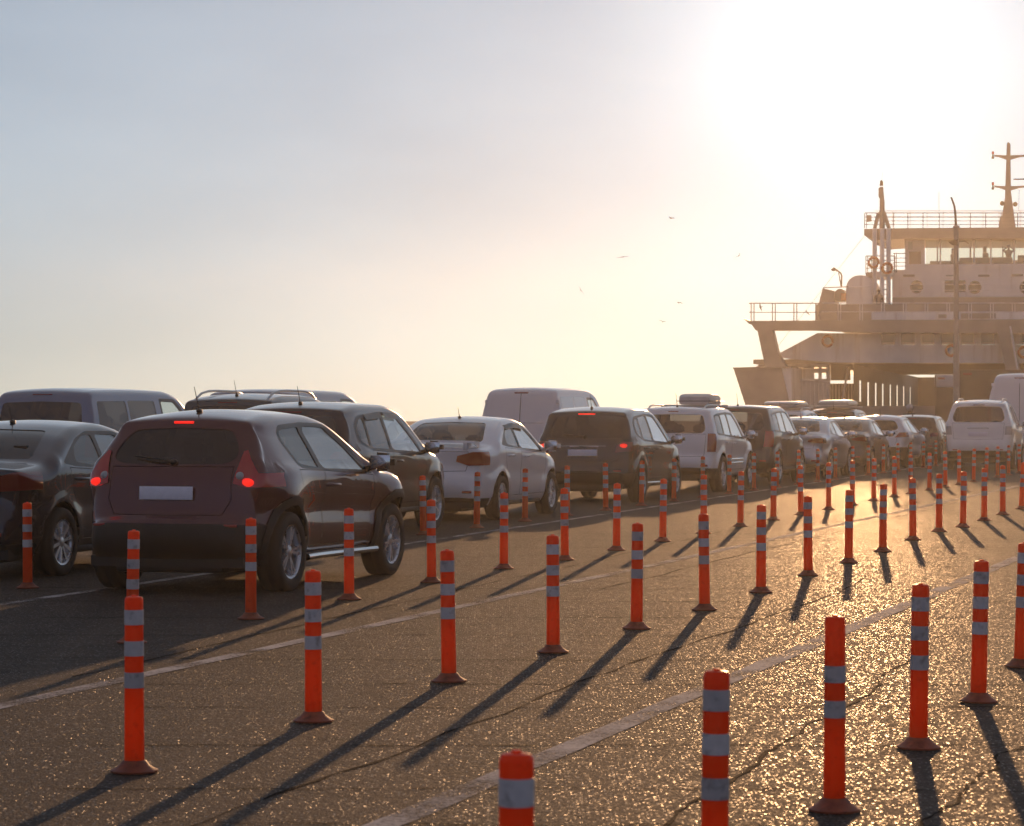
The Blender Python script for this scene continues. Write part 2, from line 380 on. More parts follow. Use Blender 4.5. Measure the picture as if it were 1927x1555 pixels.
foot_me = lathe_mesh('post_foot', [(.0,.004),(.100,.004),(.101,.012),(.088,.017),(.064,.032),(.052,.050),(.0448,.054),(.0438,.035)], 24)
H_POST = .755
bands = [(.627,.692), (.495,.560), (.360,.427)]
band_me = []
for z0, z1 in bands:
    r0 = .0425-(z0-.055)/.673*.003+.0014; r1 = .0425-(z1-.055)/.673*.003+.0014
    band_me.append(lathe_mesh('reflective_band', [(r0-.003,z0),(r0,z0+.001),(r1,z1-.001),(r1-.003,z1)], 24))
for me, k in [(tube_me,'orange'), (foot_me,'foot')]+[(b,'band') for b in band_me]: me.materials.append(M[k])
ORD = 'first second third fourth fifth sixth seventh eighth ninth tenth eleventh twelfth thirteenth fourteenth fifteenth sixteenth seventeenth eighteenth nineteenth twentieth twenty-first twenty-second twenty-third twenty-fourth twenty-fifth twenty-sixth twenty-seventh twenty-eighth twenty-ninth thirtieth'.split()
def post(X, Z, label, group, missing=(), lean=None):
    rz = random.uniform(0, 6.28); lx, ly = lean or (random.gauss(0, .006), random.gauss(0, .006))
    o = link('traffic_post', tube_me, None, None, (X, Z, 0), (lx, ly, 0)); tag(o, label, 'post', group)
    link('foot', foot_me, None, o)
    for i, b in enumerate(band_me):
        if i not in missing: link('reflective_band', b, None, o)
    return o
rowname = dict(B='nearest row', A='second row', C='third row', D='back row beside the cars')
pxs = dict(
 B=[(971, ()), (1343, ()), (1570, (0,)), (1728, ()), (1841, ()), (1921, ())],
 A=[(253, ()), (590, ()), (845, ()), (1041, ()), (1198, ()), (1326, ()), (1432, ()), (1521, ()), (1597, ()), (1661, ()), (1718, ()), (1767, ()), (1812, ()), (1852, ()), (1887, ()), (1922, (0,))],
 C=[(248, ()), (472, ()), (657, ()), (812, ()), (948, ()), (1063, ()), (1160, ()), (1247, ()), (1324, ()), (1393, ()), (1455, ()), (1507, ()), (1559, ()), (1604, ()), (1644, ()), (1683, ()), (1714, ()), (1749, ()), (1779, ()), (1805, ()), (1832, ()), (1856, ()), (1877, ()), (1898, ()), (1918, ())],
 D=[(52, ()), (797, ()), (897, ()), (988, ()), (1067, ()), (1140, ()), (1207, ()), (1268, ()), (1322, ()), (1372, ()), (1419, ()), (1462, ()), (1502, ()), (1539, ()), (1572, ()), (1605, ()), (1634, ()), (1662, ()), (1690, ()), (1714, ()), (1738, ()), (1761, ()), (1781, ())])
post_yb = dict(A={253:1460,590:1365,845:1290,1041:1235,1198:1190,1326:1155,1432:1122,1521:1090,1597:1066,1661:1045,1718:1023,1767:1007},
               B={1570:1533,1728:1415,1841:1328,1921:1262}, C={472:1172,657:1135,812:1103,948:1077})
for r, lst in pxs.items():
    a, s = ROWS[r]
    for i, (x, miss) in enumerate(lst):
        Z = -a/(s-(x-CX)/F)
        yb = post_yb.get(r, {}).get(x)
        if yb: Z = F*HC/(yb-6-YH)
        lab = 'orange banded post, %s from the left, %s' % (ORD[i], rowname[r])
        if miss: lab = 'orange post lacking its top band, %s from the left, %s' % (ORD[i], rowname[r])
        ln = (random.gauss(0,.012), .008+random.gauss(0,.010)) if x > 1200 else (random.gauss(0,.012), -.004+random.gauss(0,.009))
        post((x-CX)*Z/F, Z, lab, 'posts of the '+rowname[r], miss, ln)
# ------------------------------------------------------------------ vehicles
def half_body(sp):
    """right/left half (y>=0) of a car body shell, as a bmesh with stored smooth normals"""
    NS, NQ1, NQ2, NQ3 = sp.get('res', (96, 20, 6, 8))
    S = [tuple(p)+(None,)*(4-len(p)) for p in sp['sil']]
    pts = np.array([[p[0], p[1]] for p in S]); seg = np.hypot(*np.diff(pts, axis=0).T); cum = np.concatenate([[0], np.cumsum(seg)])
    q = np.linspace(0, cum[-1], 600); xx = pchip(cum, pts[:,0], q); zz = pchip(cum, pts[:,1], q)
    L = pts[:,0].max()
    rad = pchip(cum, [sp.get('R', .12) if p[2] is None else p[2] for p in S], q)
    crw = pchip(cum, [sp.get('crown', .03) if p[3] is None else p[3] for p in S], q)
    al = np.concatenate([[0], np.cumsum(np.hypot(np.diff(xx), np.diff(zz)))])
    # denser where the outline bends
    dx, dz = np.gradient(xx), np.gradient(zz); ang = np.unwrap(np.arctan2(dz, dx)); dens = np.abs(np.gradient(ang))*.35+np.gradient(al)*1.
    ker = np.ones(15)/15; dens = np.convolve(dens, ker, 'same'); cd = np.cumsum(dens); cd = (cd-cd[0])/(cd[-1]-cd[0])
    qi = np.interp(np.linspace(0, 1, NS), cd, np.arange(600))
    f = lambda a: np.interp(qi, np.arange(600), a)
    X, Z, RR, CR, A = f(xx), f(zz), f(rad), f(crw), f(al)/al[-1]
    tx, tz = np.gradient(X), np.gradient(Z); ln = np.hypot(tx, tz)+1e-9
    nx, nz = tz/ln, -tx/ln                                  # inward normal of the outline (rear -> roof -> front)
    al_ = A*al[-1]; Kg = np.exp(-((al_[:,None]-al_[None,:])/sp.get('nsig', .26))**2)*(ln[None,:]); Kg /= Kg.sum(1, keepdims=True)   # soften it so that the rows never cross
    nxs = Kg@nx; nzs = Kg@nz
    xm = np.maximum.accumulate(X); XB = .7*xm+.3*L*A; XB = np.clip(XB, pts[0,0], pts[-1,0])
    sill = sp['sill']; ZB = np.full_like(XB, sill)
    plan = lambda x: pchip([p[0] for p in sp['plan']], [p[1] for p in sp['plan']], x)
    belt = lambda x: pchip([p[0] for p in sp['belt']], [p[1] for p in sp['belt']], x)
    arches = [(sp['xr'], sp['rw']), (sp['xf'], sp['rw'])]
    def width(x, z):
        W = plan(x); b = belt(x); up = np.maximum(z-b, 0); dn = np.maximum(b-z, 0)
        w_ = W-sp['tumble']*up-.14*up**2
        w_ -= sp.get('shoulder', .02)*np.clip(up/.03, 0, 1)
        w_ -= .05*(dn/.75)**2+.05*np.clip((sill+.16-z)/.16, 0, 1)**2
        w_ -= sp.get('waist', .012)*np.exp(-((z-(b-.33))/.09)**2)
        for xw, rw in arches:
            d = np.hypot(x-xw, z-rw)
            w_ += sp.get('flare', .02)*np.exp(-((d-(rw+.06))/.07)**2)*(z < b)
        for hx, hz, sx, sz, am in sp.get('hips', ()):
            w_ += am*np.exp(-((x-hx)/sx)**2-((z-hz)/sz)**2)
        return np.maximum(w_, .05)
    bm = bmesh.new(); rows = []
    for i in range(NS):
        T = np.array([X[i], Z[i]]); B = np.array([XB[i], ZB[i]]); n = np.array([nxs[i], nzs[i]]); n /= np.hypot(*n)
        ln_ = np.hypot(*(B-T)); Cc = T+n*max(.34*ln_, .02)
        sp_ = 2*np.hypot(*(Cc-T))
        r = min(RR[i], .32*ln_+.004); cr = min(CR[i], .12*ln_+.002)
        P = lambda t: (1-t)**2*T+2*t*(1-t)*Cc+t*t*B
        t0 = min((r+cr)/sp_, .6); row = []
        ts = 1-(1-t0)*np.linspace(0, 1, NQ1+1)
        for t in ts:
            p = P(t); row.append((p[0], float(width(p[0], p[1])), p[1]))
        wc = row[-1][1]; ry = min(r*sp.get('ry', 1.25), wc*.6); yt = wc-ry
        for k in range(1, NQ2+1):
            a = math.pi/2*k/NQ2; d = cr+r*(1-math.sin(a)); p = P(min(d/sp_, .98)); row.append((p[0], wc-ry*(1-math.cos(a)), p[1]))
        for k in range(1, NQ3+1):
            y = yt*(1-k/NQ3); d = cr*(y/yt)**2; p = P(d/sp_); row.append((p[0], y, p[1]))
        rows.append([bm.verts.new(c) for c in row])
    for i in range(NS-1):
        for k in range(len(rows[0])-1):
            q4 = [rows[i][k], rows[i+1][k], rows[i+1][k+1], rows[i][k+1]]
            bm.faces.new(q4[::-1])
    bmesh.ops.dissolve_degenerate(bm, edges=bm.edges, dist=1e-5)
    bm.normal_update()
    lay = bm.verts.layers.float_vector.new('n0')
    # orientation: sides must point to +y
    s = sum(f_.normal.y*f_.calc_area() for f_ in bm.faces)
    if s < 0: bmesh.ops.reverse_faces(bm, faces=bm.faces); bm.normal_update()
    for v in bm.verts:
        nn = v.normal.copy()
        if abs(v.co.y) < 1e-5: nn.y = 0; nn.normalize()
        v[lay] = nn
    return bm

def inpoly(p, poly):
    c = False; n = len(poly); x, y = p
    for i in range(n):
        x1, y1 = poly[i]; x2, y2 = poly[i-1]
        if (y1 > y) != (y2 > y) and x < (x2-x1)*(y-y1)/(y2-y1)+x1: c = not c
    return c

def offset_poly(poly, d):
    """grow a simple outline outwards by d"""
    n = len(poly); A = sum(poly[i-1][0]*poly[i][1]-poly[i][0]*poly[i-1][1] for i in range(n)); sg = 1 if A > 0 else -1
    out = []
    for i in range(n):
        a, b, c = [Vector(poly[(i+k) % n]) for k in (-1, 0, 1)]
        e1 = (b-a).normalized(); e2 = (c-b).normalized(); n1 = Vector((e1.y, -e1.x))*sg; n2 = Vector((e2.y, -e2.x))*sg
        m = (n1+n2); m = m/max(m.length_squared/2, .35)
        out.append(tuple(b+m*d))
    return out

def rnd(poly, r=.04, n=2):
    """round the corners of an outline"""
    out = []; k = len(poly)
    for i in range(k):
        a, b, c = [Vector(poly[(i+j) % k]) for j in (-1, 0, 1)]
        d = min(r, (a-b).length*.45, (c-b).length*.45); p = b+(a-b).normalized()*d; q = b+(c-b).normalized()*d
        for j in range(n+1):
            t = j/n; out.append(tuple((1-t)**2*p+2*t*(1-t)*b+t*t*q))
    return out

def carve(bm, poly, view='side', lo=None, hi=None, extra=()):
    """cut an outline out of the shell along its edges; returns the faces inside. view side: (x,z), rear: (y,z), top: (x,y)"""
    ax = {'side': (0, 2), 'rear': (1, 2), 'top': (0, 1)}[view]
    xs = [p[0] for p in poly]; ys = [p[1] for p in poly]; b0, b1, c0, c1 = min(xs)-.09, max(xs)+.09, min(ys)-.09, max(ys)+.09
    def ok(c):
        if lo and any(c[i] < lo[i] for i in range(3) if lo[i] is not None): return False
        if hi and any(c[i] > hi[i] for i in range(3) if hi[i] is not None): return False
        return True
    cand = []
    for f in bm.faces:
        c = f.calc_center_median()
        if b0 <= c[ax[0]] <= b1 and c0 <= c[ax[1]] <= c1 and ok(c): cand.append(f)
    planes = []
    for i in range(len(poly)):
        p, q = poly[i-1], poly[i]; e = Vector((q[0]-p[0], q[1]-p[1]))
        if e.length < 1e-6: continue
        co = [0, 0, 0]; no = [0, 0, 0]; co[ax[0]], co[ax[1]] = p; no[ax[0]], no[ax[1]] = e.y, -e.x
        planes.append((Vector(co), Vector(no).normalized(), Vector(p), Vector(q)))
    for co, no in extra: planes.append((Vector(co), Vector(no), None, None))
    for co, no, p, q in planes:
        # only faces near the edge are cut
        near = []; rest = []
        for f in cand:
            if p is None: near.append(f); continue
            c = f.calc_center_median(); c2 = Vector((c[ax[0]], c[ax[1]])); d = q-p; t = max(0, min(1, (c2-p).dot(d)/d.length_squared))
            (near if (c2-(p+d*t)).length < .14 else rest).append(f)
        if not near: continue
        vs = set(); es = set()
        for f in near: vs.update(f.verts); es.update(f.edges)
        r = bmesh.ops.bisect_plane(bm, geom=near+list(es)+list(vs), dist=1e-5, plane_co=co, plane_no=no)
        cand = rest+[g for g in r['geom'] if isinstance(g, bmesh.types.BMFace)]
        cand = list(set(f for f in cand if f.is_valid))
    out = []
    for f in cand:
        c = f.calc_center_median()
        if inpoly((c[ax[0]], c[ax[1]]), poly) and ok(c): out.append(f)
    return out

def take(bm, faces, keep=False):
    """move faces out of the shell -> (verts, faces, normals)"""
    lay = bm.verts.layers.float_vector['n0']; idx = {}; v = []; f = []; n = []
    for fc in faces:
        q = []
        for x in fc.verts:
            if x not in idx:
                idx[x] = len(v); v.append(x.co.copy()); n.append(Vector(x[lay]).normalized())
            q.append(idx[x])
        f.append(tuple(q))
    if not keep and faces: bmesh.ops.delete(bm, geom=faces, context='FACES')
    return v, f, n

def mirrored(v, f, n):
    V = list(v); Fc = list(f); Nn = list(n); mp = {}
    for i, p in enumerate(v):
        if abs(p.y) < 1e-4: mp[i] = i
        else: mp[i] = len(V); V.append(Vector((p.x, -p.y, p.z))); Nn.append(Vector((n[i].x, -n[i].y, n[i].z)))
    Fc += [tuple(mp[i] for i in q[::-1]) for q in f]
    return V, Fc, Nn

def shifted(v, f, n, d): return [p+m*d for p, m in zip(v, n)], f, n

WHEELS = {}
def wheel_meshes(rw, wd, spokes, style):
    key = (round(rw, 3), wd, spokes, style)
    if key in WHEELS: return WHEELS[key]
    rr = rw*.665
    t = G().lathe([(rr-.005,-wd*.42),(rr+.012,-wd*.5),(rw*.9,-wd*.52),(rw*.975,-wd*.45),(rw,-wd*.34),(rw*1.0,-.012),(rw*.988,-.008),(rw*.988,.008),(rw*1.0,.012),(rw,wd*.34),(rw*.975,wd*.45),(rw*.9,wd*.52),(rr+.012,wd*.5),(rr-.005,wd*.42)], 40, 'y')
    tm = t.mesh('wheel', 50)
    g = G(); y = wd*.5      # outer side is at -y (lathe 'y' flips) -> outer face towards +h = -y
    g.lathe([(rr-.03,-wd*.35),(rr-.028,wd*.3),(rr-.016,wd*.42),(rr+.006,wd*.46),(rr+.012,wd*.44),(rr-.004,wd*.40)], 40, 'y')
    hub = .055
    g.lathe([(hub+.012,wd*.1),(hub+.008,wd*.36),(hub*.7,wd*.40),(.0,wd*.405)], 20, 'y')
    for k in range(spokes):
        a0 = 2*math.pi*k/spokes; subs = [0.] if style == 'single' else [-.13, .13]
        for da in subs:
            a = a0+da*(.55 if style == 'twin' else 0); b = a0+da*1.15
            wi, wo_ = (.022, .030) if style != 'single' else (.03, .042)
            c0, s0, c1, s1 = math.cos(a), math.sin(a), math.cos(b), math.sin(b); R0, R1 = hub*.7, rr-.012
            pts = []
            for (c, s, rad, hw, h0, h1) in ((c0, s0, R0, wi/1.3, wd*.22, wd*.385), (c1, s1, R1, wo_/1.3, wd*.24, wd*.42)):
                for hh, sg in ((h0, -1), (h0, 1), (h1, .55), (h1, -.55)):
                    pts.append(Vector((c*rad-s*hw*sg, -hh, s*rad+c*hw*sg)))
            g.add(pts, [(0,1,2,3), (7,6,5,4), (0,4,5,1), (1,5,6,2), (2,6,7,3), (3,7,4,0)])
    rm = g.mesh('rim', 40)
    d = G().lathe([(rr-.03,-wd*.3),(rr-.03,-wd*.05),(.0,-.03)], 28, 'y'); d.lathe([(rr*.72,.0),(rr*.72,.02),(.0,.021)], 28, 'y')
    dm = d.mesh('brake_disc', 40)
    WHEELS[key] = (tm, rm, dm); return WHEELS[key]

def seat_mesh():
    g = G(); g.box((-.26,-.24,0), (.26,.24,.16), .05)
    bm = bmesh.new(); bmesh.ops.create_cube(bm, size=1); bmesh.ops.bevel(bm, geom=bm.edges[:], offset=.12, segments=3, affect='EDGES')
    for v in bm.verts: v.co = Vector((v.co.x*.16-.24-(v.co.z+.5)*.16, v.co.y*.48*(1-.12*(v.co.z+.5)), (v.co.z+.5)*.62+.1))
    bm.verts.index_update(); g.add([v.co.copy() for v in bm.verts], [[v.index for v in f.verts] for f in bm.faces])
    bm.free(); bm = bmesh.new(); bmesh.ops.create_cube(bm, size=1); bmesh.ops.bevel(bm, geom=bm.edges[:], offset=.2, segments=3, affect='EDGES')
    for v in bm.verts: v.co = Vector((v.co.x*.11-.425, v.co.y*.26, v.co.z*.18+.84))
    bm.verts.index_update(); g.add([v.co.copy() for v in bm.verts], [[v.index for v in f.verts] for f in bm.faces]); bm.free()
    g.tube([(-.41,.06,.66),(-.425,.06,.78)], .008, 6); g.tube([(-.41,-.06,.66),(-.425,-.06,.78)], .008, 6)
    return g.mesh('seat', 40)
SEAT = seat_mesh(); SEAT.materials.append(M['seat'])

def paint(name, color, metal=.35, rough=.32, coat=1., dirt=.12):
    m = bpy.data.materials.new(name); m.use_nodes = True; t = m.node_tree; b = t.nodes['Principled BSDF']
    b.inputs['Metallic'].default_value = metal; b.inputs['Roughness'].default_value = rough
    b.inputs['Coat Weight'].default_value = coat; b.inputs['Coat Roughness'].default_value = .04; b.inputs['Coat IOR'].default_value = 1.5
    co = N(t, 'ShaderNodeTexCoord'); nz = N(t, 'ShaderNodeTexNoise'); nz.inputs['Scale'].default_value = 2.4; nz.inputs['Detail'].default_value = 7
    t.links.new(co.outputs['Object'], nz.inputs['Vector'])
    sep = N(t, 'ShaderNodeSeparateXYZ'); t.links.new(co.outputs['Object'], sep.inputs[0])
    lowr = N(t, 'ShaderNodeMapRange'); lowr.inputs['From Min'].default_value = .75; lowr.inputs['From Max'].default_value = .2
    t.links.new(sep.outputs['Z'], lowr.inputs['Value'])
    mu = N(t, 'ShaderNodeMath', operation='MULTIPLY'); t.links.new(lowr.outputs[0], mu.inputs[0]); t.links.new(nz.outputs['Fac'], mu.inputs[1])
    m2 = N(t, 'ShaderNodeMath', operation='MULTIPLY'); m2.inputs[1].default_value = dirt*3; t.links.new(mu.outputs[0], m2.inputs[0])
    mix = N(t, 'ShaderNodeMix', data_type='RGBA'); mix.inputs[6].default_value = (*color, 1); mix.inputs[7].default_value = (.13,.11,.095,1)
    t.links.new(m2.outputs[0], mix.inputs[0]); t.links.new(mix.outputs[2], b.inputs['Base Color'])
    cr = N(t, 'ShaderNodeMapRange'); cr.inputs['To Min'].default_value = .03; cr.inputs['To Max'].default_value = .16
    t.links.new(m2.outputs[0], cr.inputs['Value']); t.links.new(cr.outputs[0], b.inputs['Coat Roughness'])
    return m

def both(name, data, m, root, sharp=None):
    """the same part on the car's two sides"""
    me = mesh_from(name, *data) if not isinstance(data, bpy.types.Mesh) else data
    a = link(name, me, m, root); b = a.copy(); C.objects.link(b); b.scale = (1, -1, 1)
    return a, b

def build_car(sp, label, cat, X, Z, yaw, paint_mat, name='parked_car', group='vehicles waiting in the lanes'):
    """X, Z: where the rear right wheel stands"""
    W = sp['hw']; fw = Vector((math.sin(yaw), math.cos(yaw), 0)); rt = Vector((math.cos(yaw), -math.sin(yaw), 0))
    loc = Vector((X, Z, 0))-fw*sp['xr']-rt*(W-.03)
    root = thing(name, label, cat, loc, math.pi/2-yaw, group)
    bm = half_body(sp); P = paint_mat
    tree = BVHTree.FromBMesh(bm)
    def back(y, z):
        h = tree.ray_cast(Vector((-2, y, z)), Vector((1, 0, 0))); return h[0].x if h[0] else 0.
    def side(x, z):
        h = tree.ray_cast(Vector((x, 3, z)), Vector((0, -1, 0))); return h[0].y if h[0] else W
    def top(x, y):
        h = tree.ray_cast(Vector((x, y, 4)), Vector((0, 0, -1))); return h[0].z if h[0] else 1.5
    L = max(p[0] for p in sp['sil']); lod = sp.get('lod', 0); rw = sp['rw']
    # wheel openings
    arch = []
    for xw in (sp['xr'], sp['xf']):
        ra = rw+sp.get('gap', .055); c = [(xw+ra*math.cos(t), rw+ra*math.sin(t)) for t in [2*math.pi*k/22 for k in range(22)]]
        fs = carve(bm, c, 'side', lo=(None, .4, None)); take(bm, fs)
        if sp.get('arch_trim'):
            c2 = [(xw+(ra+.075)*math.cos(t), rw+(ra+.075)*math.sin(t)) for t in [2*math.pi*k/22 for k in range(22)]]
            d = take(bm, carve(bm, c2, 'side', lo=(None, .4, None)))
            if d[1]: both('wheel_arch_trim', shifted(*d, .012), M['plastic'], root)
    # side windows
    for poly, tint in sp['windows']:
        d = take(bm, carve(bm, rnd(poly, .045), 'side', lo=(None, .3, None)))
        if d[1]: both('side_window', shifted(*d, -.006), M[tint], root)
    if sp.get('wind'):
        d = take(bm, carve(bm, rnd([(-.2 if q[0] < 0 else q[0], q[1]) for q in sp['wind']], .06), 'rear', lo=(L*.55, None, None)))
        if d[1]: link('windscreen', mesh_from('windscreen', *mirrored(*shifted(*d, -.006))), M['glass'], root)
    if sp.get('rearwin'):
        d = take(bm, carve(bm, rnd([(-.2 if q[0] < 0 else q[0], q[1]) for q in sp['rearwin']], .07, 3), 'rear', hi=(sp.get('rwx', L*.4), None, None)))
        if d[1]:
            rwin = link('rear_window', mesh_from('rear_window', *mirrored(*shifted(*d, -.006))), M[sp.get('rwt', 'glass_dark')], root)
    if not lod:
        allf = take(bm, [f for f in bm.faces if f.calc_center_median().z > .45], keep=True)
        link('inner_lining', mesh_from('inner_lining', *mirrored(*shifted(*allf, -.022))), M['inside'], root)
    if sp.get('dlo'):
        d = take(bm, carve(bm, rnd(sp['dlo'], .05), 'side', lo=(None, .3, None)))
        if d[1]: both('window_frame', shifted(*d, .001), M['trim'], root)
    # tail lamps
    for lp in sp.get('lamps', ()):
        fs = carve(bm, lp['poly'], lp.get('view', 'rear'), hi=(lp['x'], None, None), lo=(None, .2, None), extra=[((lp['x'], 0, 0), (1, 0, lp.get('sl', 0.)))])
        fs = [f for f in fs if f.calc_center_median().x+lp.get('sl', 0.)*f.calc_center_median().z <= lp['x']+1e-4]
        d = take(bm, fs)
        if d[1]: both(lp.get('name', 'tail_lamp'), shifted(*d, lp.get('out', .006)), M[lp['mat']], root)
    # darker lower valance
    if sp.get('valance'):
        zv, xv = sp['valance']
        d = take(bm, carve(bm, [(-.1, .0), (1.2, .0), (1.2, zv-.03), (.45, zv), (-.1, zv)], 'rear', hi=(xv, None, None)))
        if d[1]: link('lower_bumper', mesh_from('lower_bumper', *mirrored(*d)), M['plastic'], root)
    if sp.get('cladding'):
        d = take(bm, carve(bm, sp['cladding'], 'side', lo=(None, .4, None)))
        if d[1]: both('sill_trim', shifted(*d, .006), M['plastic'], root)
    # doors with open shut lines
    for poly in sp.get('doors', ()):
        fs = carve(bm, offset_poly(poly, .0), 'side', lo=(None, .35, None)); d = take(bm, fs, keep=True)
        inner = offset_poly(poly, -.006)
        fs2 = carve(bm, inner, 'side', lo=(None, .35, None)); d2 = take(bm, fs2)
        rest = [f for f in bm.faces if inpoly((f.calc_center_median().x, f.calc_center_median().z), poly) and f.calc_center_median().y > .35]
        take(bm, rest)
        if d2[1]: both('door', d2, P, root)
    if sp.get('tailgate'):
        poly = sp['tailgate']; rx = sp.get('tgx', .75)
        inner = [(p[0]-(.006 if p[0] > .05 else 0), p[1]) for p in poly]; ym = sum(p[1] for p in poly)/len(poly)
        inner = [(p[0], p[1]+(.006 if p[1] < ym else -.006)) for p in inner]
        carve(bm, poly, 'rear', hi=(rx, None, None))
        d2 = take(bm, carve(bm, inner, 'rear', hi=(rx, None, None)))
        rest = [f for f in bm.faces if inpoly((f.calc_center_median().y, f.calc_center_median().z), poly) and f.calc_center_median().x < rx]
        take(bm, rest)
        if d2[1]: link('boot_lid', mesh_from('boot_lid', *mirrored(*d2)), P, root)
    d = take(bm, list(bm.faces)); link('body', mesh_from('body', *mirrored(*d)), P, root); bm.free()
    # underside, wheel wells
    g = G(); si = sp['sill']
    g.box((.12, -W+.18, si-.03), (L-.15, W-.18, si+.06)); g.box((sp['xr']+rw+.08, -W+.09, si-.02), (sp['xf']-rw-.08, W-.09, si+.05), .02)
    g.box((.15, -.5, si-.08), (.9, .5, si+.02), .03)
    g.obj('underbody', M['plastic'], root)
    for xw in (sp['xr'], sp['xf']):
        ra = rw+sp.get('gap', .055)+.01; prof = [(xw+ra*math.cos(t), rw+ra*math.sin(t)) for t in [math.pi*k/14-.25*(1-2*k/14) for k in range(15)]]
        v = []; f = []
        for yy in (W*.42, W-.07):
            v += [Vector((p[0], yy, p[1])) for p in prof]
        f = [(i, i+1, i+16, i+15) for i in range(14)]+[tuple(range(15))]
        both('wheel_arch_liner', (v, f, None), M['plastic'], root)
    # wheels
    tm, rm, dm = wheel_meshes(rw, sp.get('tw', .21), sp.get('spokes', 5), sp.get('style', 'twin'))
    for xw in (sp['xr'], sp['xf']):
        for sg in (-1, 1):
            wh = link('wheel', tm, M['tyre'], root, (xw, sg*(W-sp.get('tw', .21)/2-.015), rw-.006), (0, xw*3.1, 0 if sg < 0 else math.pi))
            link('rim', rm, M['alloy'], wh); link('brake_disc', dm, M['steel'], wh)
    # inside
    if lod < 2:
        zf = sp.get('seatz', .42)
        for sx, sy in ((sp['seatx'], .36), (sp['seatx'], -.36)): link('seat', SEAT, None, root, (sx, sy, zf))
        for sy in (-.40, 0, .40): link('rear_seat', SEAT, None, root, (sp['seatx']-.85, sy, zf-.02), None, (1, .84, .95))
        dz = sp.get('dash', .94)
        g = G(); g.box((sp['seatx']+.62, -W+.12, .5), (sp['seatx']+1.05, W-.12, dz), .06); g.box((.7, -W+.1, .36), (L-1.1, W-.1, .42))
        g.obj('dashboard', M['inside'], root)
        a = [(sp['seatx']+.55+.04*math.sin(t), .36+.18*math.cos(t), dz+.0+.17*math.sin(t)) for t in [2*math.pi*k/18 for k in range(19)]]
        G().tube(a, .014, 6, False).obj('steering_wheel', M['trim'], root)
    # mirrors, handles, plate, lamps and the rest
    mx_, mz = sp['mirror']; my = side(mx_, mz-.04)-.01
    bm2 = bmesh.new(); bmesh.ops.create_cube(bm2, size=1); bmesh.ops.bevel(bm2, geom=bm2.edges[:], offset=.3, segments=4, affect='EDGES')
    for v in bm2.verts: v.co = Vector((v.co.x*.15+.03*abs(v.co.y)*0, v.co.y*.25, v.co.z*.165*(1.04-.25*v.co.y)))
    bm2.verts.index_update(); g = G(); g.add([v.co+Vector((mx_, my+.17, mz+.06)) for v in bm2.verts], [[v.index for v in f.verts] for f in bm2.faces]); bm2.free()
    g.tube([(mx_+.03, my-.02, mz-.01), (mx_+.02, my+.07, mz+.015), (mx_, my+.12, mz+.05)], .03, 8)
    a, b = both('mirror', g.mesh('mirror', 50), sp.get('mirror_mat', P), root)
    mg = G().box((mx_-.082, my+.075, mz-.005), (mx_-.072, my+.265, mz+.125), .004).mesh('mirror_glass')
    for q in (a, b): link('mirror_glass', mg, M['chrome'], q)
    for hx, hz in sp.get('handles', ()):
        hy = side(hx, hz); g = G(); g.tube([(hx-.10, hy-.01, hz), (hx-.085, hy+.03, hz+.004), (hx, hy+.038, hz+.006), (hx+.085, hy+.032, hz+.004), (hx+.10, hy-.01, hz)], [.012, .015, .016, .015, .012], 8)
        both('door_handle', g.mesh('door_handle', 50), sp.get('handle_mat', P), root)
    if sp.get('plate_z'):
        pz = sp['plate_z']; pw = sp.get('plate_w', .26); x0 = back(0, pz-.055); x1 = back(0, pz+.055); x0 = min(x0, x1)-.012
        pl = G().box((-.006, -pw, -.056), (.006, pw, .056), .003).obj('number_plate', M['plate'], root, loc=(x0, sp.get('plate_y', 0), pz), rot=(0, math.atan2(x1-min(x0,x1), .2)*.3, 0))
    if sp.get('brake3'):
        bz, bw, lit = sp['brake3']; x0 = back(0, bz)
        G().box((x0-.012, -bw, bz-.010), (x0+.02, bw, bz+.010), .004).obj('high_brake_lamp', M['lit' if lit else 'lens_dark'], root)
    for ly, lz, ry, rz_ in sp.get('bulbs', ()):
        x0 = back(ly, lz); g = G().ball((x0-.004, ly, lz), (.022, ry, rz_), 14, 8); both('lit_lamp', g.mesh('lit_lamp'), M['lit'], root)
    for ly, lz, rr_ in sp.get('round_lamps', ()):
        x0 = back(ly, lz); g = G().ball((x0+.004, ly, lz), (.03, rr_, rr_), 16, 8); both('reversing_lamp', g.mesh('reversing_lamp'), M['lens_clear'], root)
    for ly, lz, hw_, hh in sp.get('reflectors', ()):
        x0 = back(ly, lz); g = G().box((x0-.008, ly-hw_, lz-hh), (x0+.05, ly+hw_, lz+hh), .006); both('bumper_reflector', g.mesh('bumper_reflector'), M['lens_orange'], root)
    if sp.get('antenna'):
        ax_, al_ = sp['antenna']; az = top(ax_, .0); g = G(); g.ball((ax_, 0, az+.012), (.05, .025, .022), 10, 6); g.tube([(ax_-.01, 0, az+.02), (ax_-.02-al_*.45, 0, az+.02+al_)], [.006, .003], 6)
        g.obj('antenna', M['trim'], root, sharp=50)
    if sp.get('rails'):
        r0, r1, ry_, hh = sp['rails']; pts = []
        for k in range(9):
            t = k/8; x = r0+(r1-r0)*t; z = top(x, ry_); pts.append((x, ry_, z+hh*min(1, math.sin(math.pi*t)*2.2)-.012*(k in (0, 8))))
        both('roof_rail', G().tube(pts, [.016]+[.019]*7+[.016], 8).mesh('roof_rail', 60), sp.get('rail_mat', M['rail']), root)
